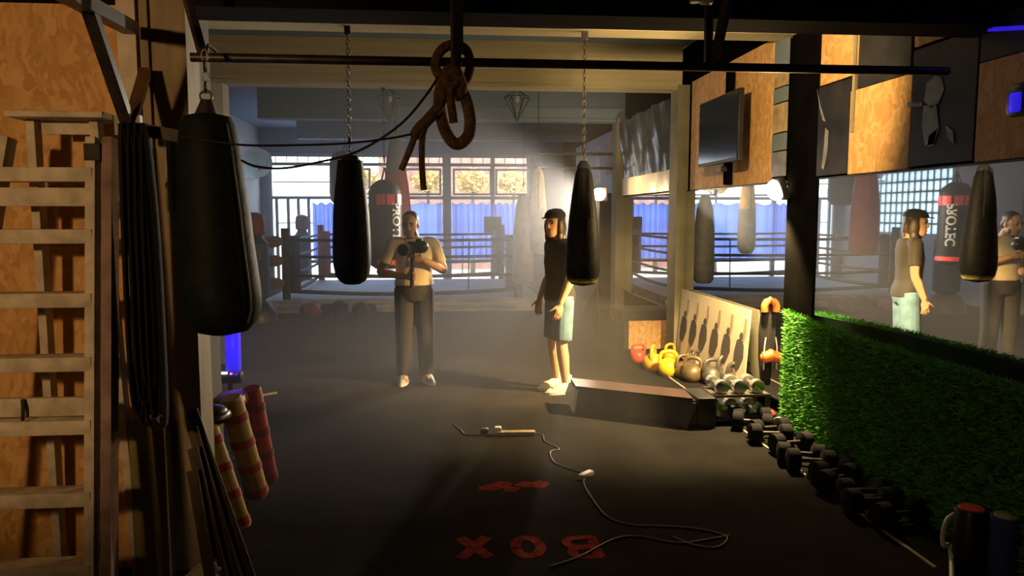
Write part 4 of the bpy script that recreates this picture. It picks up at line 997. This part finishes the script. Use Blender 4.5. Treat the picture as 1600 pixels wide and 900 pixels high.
# hedge panel
def hedge_x(y):      # the panel follows the wall and bends back at its far end
    if y < 4.65: return 2.55
    return 2.55+.155*((y-4.65)/1.1)**1.1
HT = .90
t = thing('artificial_hedge', 'bright green artificial grass panel standing below the large mirror', 'hedge', (2.45, 4.2, 0))
b = MB(); ys = [2.2+i*(5.70-2.2)/40 for i in range(41)]
lo = [(hedge_x(y), y) for y in ys]
pts = [(x, y, .02) for x, y in lo]+[(x+.04, y, .02) for x, y in lo[::-1]]
b.prism(pts, (0, 0, HT-.04)); obj('backing', b, M['hedge_back'], t, smooth=False)
b = MB(); rr = random.Random(3)
for i in range(26000):
    y = rr.uniform(2.25, 5.73); x = hedge_x(y); z = rr.uniform(.03, HT)
    e = 1e-3; nx = Vector((-1, (hedge_x(y+e)-hedge_x(y-e))/(2*e), 0)).normalized()
    if rr.random() < .10: z = HT-.03; nx = Vector((-.5, 0, 1)).normalized(); x += rr.uniform(0, .035)
    elif y > 5.66: nx = Vector((-.3, 1, 0)).normalized(); x += rr.uniform(0, .035)
    base = Vector((x, y, z)); d = (nx+Vector((rr.uniform(-.7, .7), rr.uniform(-.7, .7), rr.uniform(-.5, .8)))).normalized()
    L = rr.uniform(.025, .055); sd = d.cross(Vector((rr.uniform(-1, 1), rr.uniform(-1, 1), rr.uniform(-1, 1)))).normalized()*rr.uniform(.003, .006)
    b.bm.faces.new([b.bm.verts.new(q) for q in (base-sd, base+sd, base+d*L)])
me = bpy.data.meshes.new('leaves'); b.bm.to_mesh(me); b.bm.free(); mesh_obj('leaves', me, M['hedge'], t, smooth=False)

# blue wall lights at the right edge
t = thing('blue_wall_light', 'blue glowing wall light at the right edge of the photo', 'lamp', (WX-.06, Yp(1600), 2.1))
yy = P(1600, 155, x=2.74).y; zz = P(1600, 155, x=2.74).z
obj('housing', MB().box((2.73, yy, zz), (.06, .16, .16), None, .03), M['black'], t)
obj('glowing_letter', MB().box((2.695, yy, zz-.015), (.012, .07, .09), None, .01), M['blue_led'], t)
tag(obj('led_strip', MB().bar(P(1545, 46, x=2.70), P(1660, 40, x=2.70), .012, .02), M['blue_led']), 'blue light strip high at the right edge', 'light strip')
# pale fitting on the ceiling
c = P(1086, 4, Y=3.2); tag(obj('ceiling_spot', MB().cyl((c.x, c.y, c.z), (c.x, c.y, 2.92), .022, 12).box((c.x+.05, c.y, c.z+.02), (.05, .04, .05), None, .005), M['dull_white']), 'small pale fitting under the front ceiling', 'fitting')

# ------------------------------------------------------------------ people
def finger(mb, base, d, nrm, lens, r, curl):
    pts = [Vector(base)]; cur = Vector(d).normalized(); ax = cur.cross(nrm).normalized()
    for L in lens:
        cur = Matrix.Rotation(curl, 3, ax) @ cur
        pts.append(pts[-1]+cur*L)
    mb.tube(pts, [r, r*.98, r*.9, r*.72], 8)
    mb.ell(pts[-1], (r*.74,)*3, None, 8, 6)
def hand(mb, wrist, d, palm, thumb_side, curl=.35):
    """d: towards the fingers, palm: palm normal, thumb_side: direction of the thumb"""
    w = Vector(wrist); d = Vector(d).normalized(); palm = Vector(palm); palm = (palm-d*palm.dot(d)).normalized()
    s = Vector(thumb_side); s = (s-d*s.dot(d)-palm*s.dot(palm)).normalized()
    R3 = Matrix((s, d, palm)).transposed()
    mb.ell(w+d*.05, (.040, .056, .017), R3, 14, 10); mb.ell(w+d*.012, (.027, .03, .02), R3, 12, 8)
    for k, (o, L) in enumerate(((.029, .9), (.010, 1.0), (-.010, .94), (-.028, .76))):
        finger(mb, w+d*(.088-.004*abs(k-1.2))+s*o, d+s*o*2.2, palm, (.036*L, .026*L, .022*L), .0088, curl)
    finger(mb, w+d*.028+s*.030, d*.75+s*.75, palm, (.034, .028, .022), .0098, curl*.55)
def limb(mb, pts, rads, n=14): mb.tube(smooth_path(pts, 4), sum([[a+(b-a)*j/4 for j in range(4)] for a, b in zip(rads, rads[1:])], [])+[rads[-1]], n)
def head(mb, c, R3, s=1.0):
    secs = [(0, -.052, -.118, .022, .022), (0, -.046, -.104, .042, .046), (0, -.030, -.075, .056, .070), (0, -.014, -.035, .066, .086), (0, -.004, .005, .071, .094), (0, .002, .045, .073, .097), (0, .006, .080, .066, .088), (0, .008, .105, .045, .062), (0, .009, .118, .015, .02)]
    h = MB(); h.loft([tuple(q*s for q in e) for e in secs], 20)
    h.loft([(0, -.100*s, -.030*s, .014*s, .016*s), (0, -.106*s, -.020*s, .015*s, .016*s), (0, -.098*s, .005*s, .009*s, .012*s), (0, -.090*s, .028*s, .008*s, .010*s)], 10)
    for q in (-1, 1): h.ell((q*.074*s, .008*s, -.01*s), (.010*s, .020*s, .032*s)); h.ell((q*.03*s, -.082*s, .028*s), (.026*s, .012*s, .008*s))
    h.ell((0, -.090*s, -.062*s), (.022*s, .012*s, .010*s)); h.ell((0, -.074*s, -.104*s), (.022*s, .018*s, .014*s))
    T = Matrix.Translation(c) @ R3.to_4x4()
    for v in h.bm.verts: v.co = T @ v.co
    me = bpy.data.meshes.new('h'); h.bm.to_mesh(me); mb.bm.from_mesh(me); bpy.data.meshes.remove(me)
def on_head(mb, c, R3):
    T = Matrix.Translation(c) @ R3.to_4x4()
    for v in mb.bm.verts: v.co = T @ v.co
    return mb
def person(label, loc, rotz, J, mats, hair_long, cap, height=1.0):
    t = thing('person', label, 'person', loc, None, rotz)
    H = J
    b = MB()
    tor = H['torso']; b.loft(tor, 22)
    nk, hc = Vector(H['neck']), Vector(H['head']); R3 = H['headrot']
    limb(b, [nk+Vector((0, .01, -.06)), nk, hc+R3 @ Vector((0, .015, -.07))], [.066, .056, .054])
    head(b, hc, R3)
    for s in ('l', 'r'):
        sh, el, wr = [Vector(q) for q in H['arm_'+s]]
        limb(b, [sh+(Vector((0, 0, sh.z))-sh)*.35*Vector((1, 0, 0)).length*.0+Vector((-.06 if s == 'l' else .06, 0, -.01)), sh, sh.lerp(el, .45), el, el.lerp(wr, .35), wr], [.055, .056, .047, .039, .041, .026])
        hd, pm_, ts, cu = H['hand_'+s]; hand(b, wr, hd, pm_, ts, cu)
        hp, kn, an = [Vector(q) for q in H['leg_'+s]]
        limb(b, [hp, hp.lerp(kn, .5), kn, kn.lerp(an, .35), an], [.088, .072, .054, .056, .036])
        b.tube([an+Vector((0, .03, -.03)), an+Vector((0, -.05, -.04)), an+Vector((0, -.14, -.055))], [.034, .036, .028], 12)
    body = mesh_obj('body', remesh(b, .0058, 2), mats['skin'], t, local=True)
    # eyes, brows, mouth
    e = MB()
    for q in (-1, 1): e.ell((q*.030, -.0865, .012), (.013, .006, .007)).ell((q*.031, -.094, .033), (.019, .005, .0045))
    obj('eyes', on_head(e, hc, R3), M['eye'], t, local=True)
    obj('lips', on_head(MB().ell((0, -.100, -.062), (.020, .006, .007)), hc, R3), M['lip'], t, local=True)
    hr = MB()
    if hair_long:
        hr.ell((0, .022, .040), (.086, .102, .092)); hr.ell((0, .062, -.04), (.082, .060, .11)); hr.ell((0, .06, -.12), (.075, .05, .07))
        for q in (-1, 1): hr.ell((q*.076, .0, -.03), (.024, .052, .09)); hr.ell((q*.068, -.01, -.115), (.028, .042, .06))
    else:
        hr.ell((0, .018, .045), (.080, .098, .084)); hr.ell((0, .055, -.01), (.074, .056, .07))
        hr.ell((0, -.055, -.108), (.040, .036, .022)); hr.ell((.052, -.03, -.07), (.014, .035, .035)); hr.ell((-.052, -.03, -.07), (.014, .035, .035))
    on_head(hr, hc, R3); mesh_obj('hair', remesh(hr, .008, 2), M['hair'], t, local=True)
    if cap:
        cp = MB(); cp.loft([(0, .010, .060, .094, .118), (0, .014, .10, .086, .108), (0, .016, .132, .055, .072), (0, .016, .142, .01, .012)], 22)
        cp.loft([(0, -.100, .060, .060, .052), (0, -.100, .068, .060, .052)], 18)
        obj('cap', on_head(cp, hc, R3), M['tee_black'], t, local=True)
    # shirt
    sx = MB(); g = .011
    sec = [q for q in tor if q[2] >= H['shirt_hem']-.02]
    sx.loft([(x, y, z, rx+g+(.012 if z < H['shirt_hem']+.1 else 0), ry+g+(.010 if z < H['shirt_hem']+.1 else 0)) for x, y, z, rx, ry in sec], 24)
    for s in ('l', 'r'):
        sh, el, wr = [Vector(q) for q in H['arm_'+s]]
        limb(sx, [sh+Vector((-.08 if s == 'l' else .08, 0, -.0)), sh, sh.lerp(el, .35), sh.lerp(el, .72)], [.068, .066, .060, .060])
    mesh_obj('t_shirt', remesh(sx, .010, 3), mats['shirt'], t, local=True)
    # trousers or shorts
    tr = MB(); top = H['shirt_hem']+.06
    sec = [q for q in tor if q[2] <= top+.03]
    tr.loft([(x, y, z, rx+.012, ry+.012) for x, y, z, rx, ry in sec], 24)
    for s in ('l', 'r'):
        hp, kn, an = [Vector(q) for q in H['leg_'+s]]
        if H['short']: limb(tr, [hp+Vector((0, 0, .05)), hp.lerp(kn, .5), hp.lerp(kn, .93)], [.10, .097, .094])
        else: limb(tr, [hp+Vector((0, 0, .05)), hp.lerp(kn, .5), kn, kn.lerp(an, .5), an+Vector((0, 0, -.02))], [.105, .098, .088, .082, .078])
    mesh_obj('shorts' if H['short'] else 'trousers', remesh(tr, .010, 3), mats['legs'], t, local=True)
    for s in ('l', 'r'):
        an = Vector(H['leg_'+s][2]); yaw = H['foot_'+s]
        f_ = MB(); f_.loft([(0, -.06, .0, .045, .135), (0, -.06, .022, .050, .140), (0, -.055, .045, .046, .130), (0, -.025, .075, .042, .092), (0, .015, .105, .040, .050), (0, .02, .125, .038, .044)], 20)
        RT = Matrix.Translation((an.x, an.y-.0, 0)) @ Matrix.Rotation(yaw, 4, 'Z')
        for v in f_.bm.verts: v.co = RT @ v.co
        so = obj('shoe', f_, mats['shoe'], t, local=True)
        s2 = MB(); s2.loft([(0, -.06, .0, .049, .140), (0, -.06, .024, .053, .144)], 20)
        for v in s2.bm.verts: v.co = RT @ v.co
        obj('sole', s2, M['dull_white'], so, local=True)
        if H['short']:
            k = MB().cyl((an.x, an.y+.02, .09), (an.x, an.y+.012, .165), .046, 14, .043); obj('sock', k, M['shoe'], t, local=True)
    return t
RZ3 = lambda a: Matrix.Rotation(a, 3, 'Z'); RX3 = lambda a: Matrix.Rotation(a, 3, 'X'); RY3 = lambda a: Matrix.Rotation(a, 3, 'Y')
torso_m = [(0, .01, .80, .13, .10), (0, .012, .86, .160, .118), (0, .01, .93, .158, .115), (0, 0, 1.02, .142, .105), (0, -.004, 1.12, .148, .108), (0, -.004, 1.23, .165, .115), (0, .004, 1.32, .172, .108), (0, .010, 1.38, .150, .088), (0, .010, 1.425, .085, .062)]
man = dict(torso=torso_m, neck=(0, .0, 1.435), head=Vector((0, -.045, 1.562)), headrot=RZ3(D2(32)) @ RX3(D2(4)),
    arm_l=((.185, .005, 1.365), (.232, .015, 1.085), (.215, -.085, .85)), hand_l=((-.05, -.14, -1), (-1, .1, .1), (0, -1, 0), .28),
    arm_r=((-.185, .005, 1.365), (-.235, .01, 1.085), (-.215, -.10, .855)), hand_r=((.05, -.18, -1), (1, .1, .1), (0, -1, 0), .28),
    leg_l=((.088, .01, .86), (.105, -.015, .47), (.105, .03, .10)), leg_r=((-.088, .01, .86), (-.095, -.01, .47), (-.10, .035, .10)),
    foot_l=-.05, foot_r=.1, shirt_hem=.85, short=True)
mp = P(872, 611, z=0)
person('young man with long dark hair, cap, black t-shirt, denim shorts and white trainers, looking back', (mp.x, mp.y, 0), D2(-74), man, dict(skin=M['skin'], shirt=M['tee_black'], legs=M['denim'], shoe=M['shoe']), True, True)
torso_c = [(0, .01, .82, .14, .11), (0, .012, .90, .172, .128), (0, .01, .97, .172, .128), (0, .0, 1.05, .165, .125), (0, -.004, 1.14, .165, .122), (0, -.0, 1.24, .172, .118), (0, .006, 1.32, .175, .108), (0, .012, 1.38, .150, .088), (0, .012, 1.425, .085, .062)]
camn = dict(torso=torso_c, neck=(0, .0, 1.435), head=Vector((-.03, -.055, 1.555)), headrot=RZ3(D2(-14)) @ RX3(D2(14)),
    arm_l=((.19, .0, 1.365), (.285, -.03, 1.115), (.075, -.235, 1.225)), hand_l=((-1, -.35, .25), (-.3, -1, -.2), (0, -.2, 1), .75),
    arm_r=((-.19, .0, 1.365), (-.32, -.02, 1.10), (-.085, -.225, 1.065)), hand_r=((1, -.35, .1), (.2, -1, .2), (0, -.2, 1), .85),
    leg_l=((.092, .01, .88), (.105, -.01, .48), (.115, .03, .10)), leg_r=((-.092, .01, .88), (-.10, -.01, .48), (-.105, .03, .10)),
    foot_l=.25, foot_r=-.2, shirt_hem=.94, short=False)
cp_ = P(649, 598, z=0)
person('bearded man in a cream t-shirt and dark trousers filming with a camera', (cp_.x, cp_.y, 0), D2(4), camn, dict(skin=M['skin2'], shirt=M['tee_white'], legs=M['trousers'], shoe=M['shoe_grey']), False, False)
# video camera on its grip
c = Vector((cp_.x+.0, cp_.y-.30, 1.30))
t = thing('video_camera', 'black camera with long lens and grip held by the bearded man', 'camera', c-Vector((0, 0, .3)))
obj('camera_body', MB().box(c+Vector((.03, 0, .045)), (.15, .09, .11), None, .015).ell(c+Vector((.09, 0, .05)), (.06, .06, .06)), M['black'], t)
obj('lens', MB().tube([c+Vector((-.01, -.04, .04)), c+Vector((-.05, -.12, .035)), c+Vector((-.08, -.19, .03))], [.042, .05, .055], 18), M['black'], t)
obj('viewfinder', MB().box(c+Vector((.06, .02, .11)), (.06, .07, .03), None, .006), M['black'], t)
obj('grip', MB().tube([c+Vector((-.0, -.005, -.01)), c+Vector((-.005, .015, -.14)), c+Vector((-.01, .02, -.33))], [.02, .018, .022], 12), M['black'], t)
obj('clamp', MB().box(c+Vector((-.02, -.01, -.03)), (.05, .03, .04), None, .004).bar(c+Vector((-.05, 0, .02)), c+Vector((-.05, 0, -.14)), .014, .014), M['steel'], t)
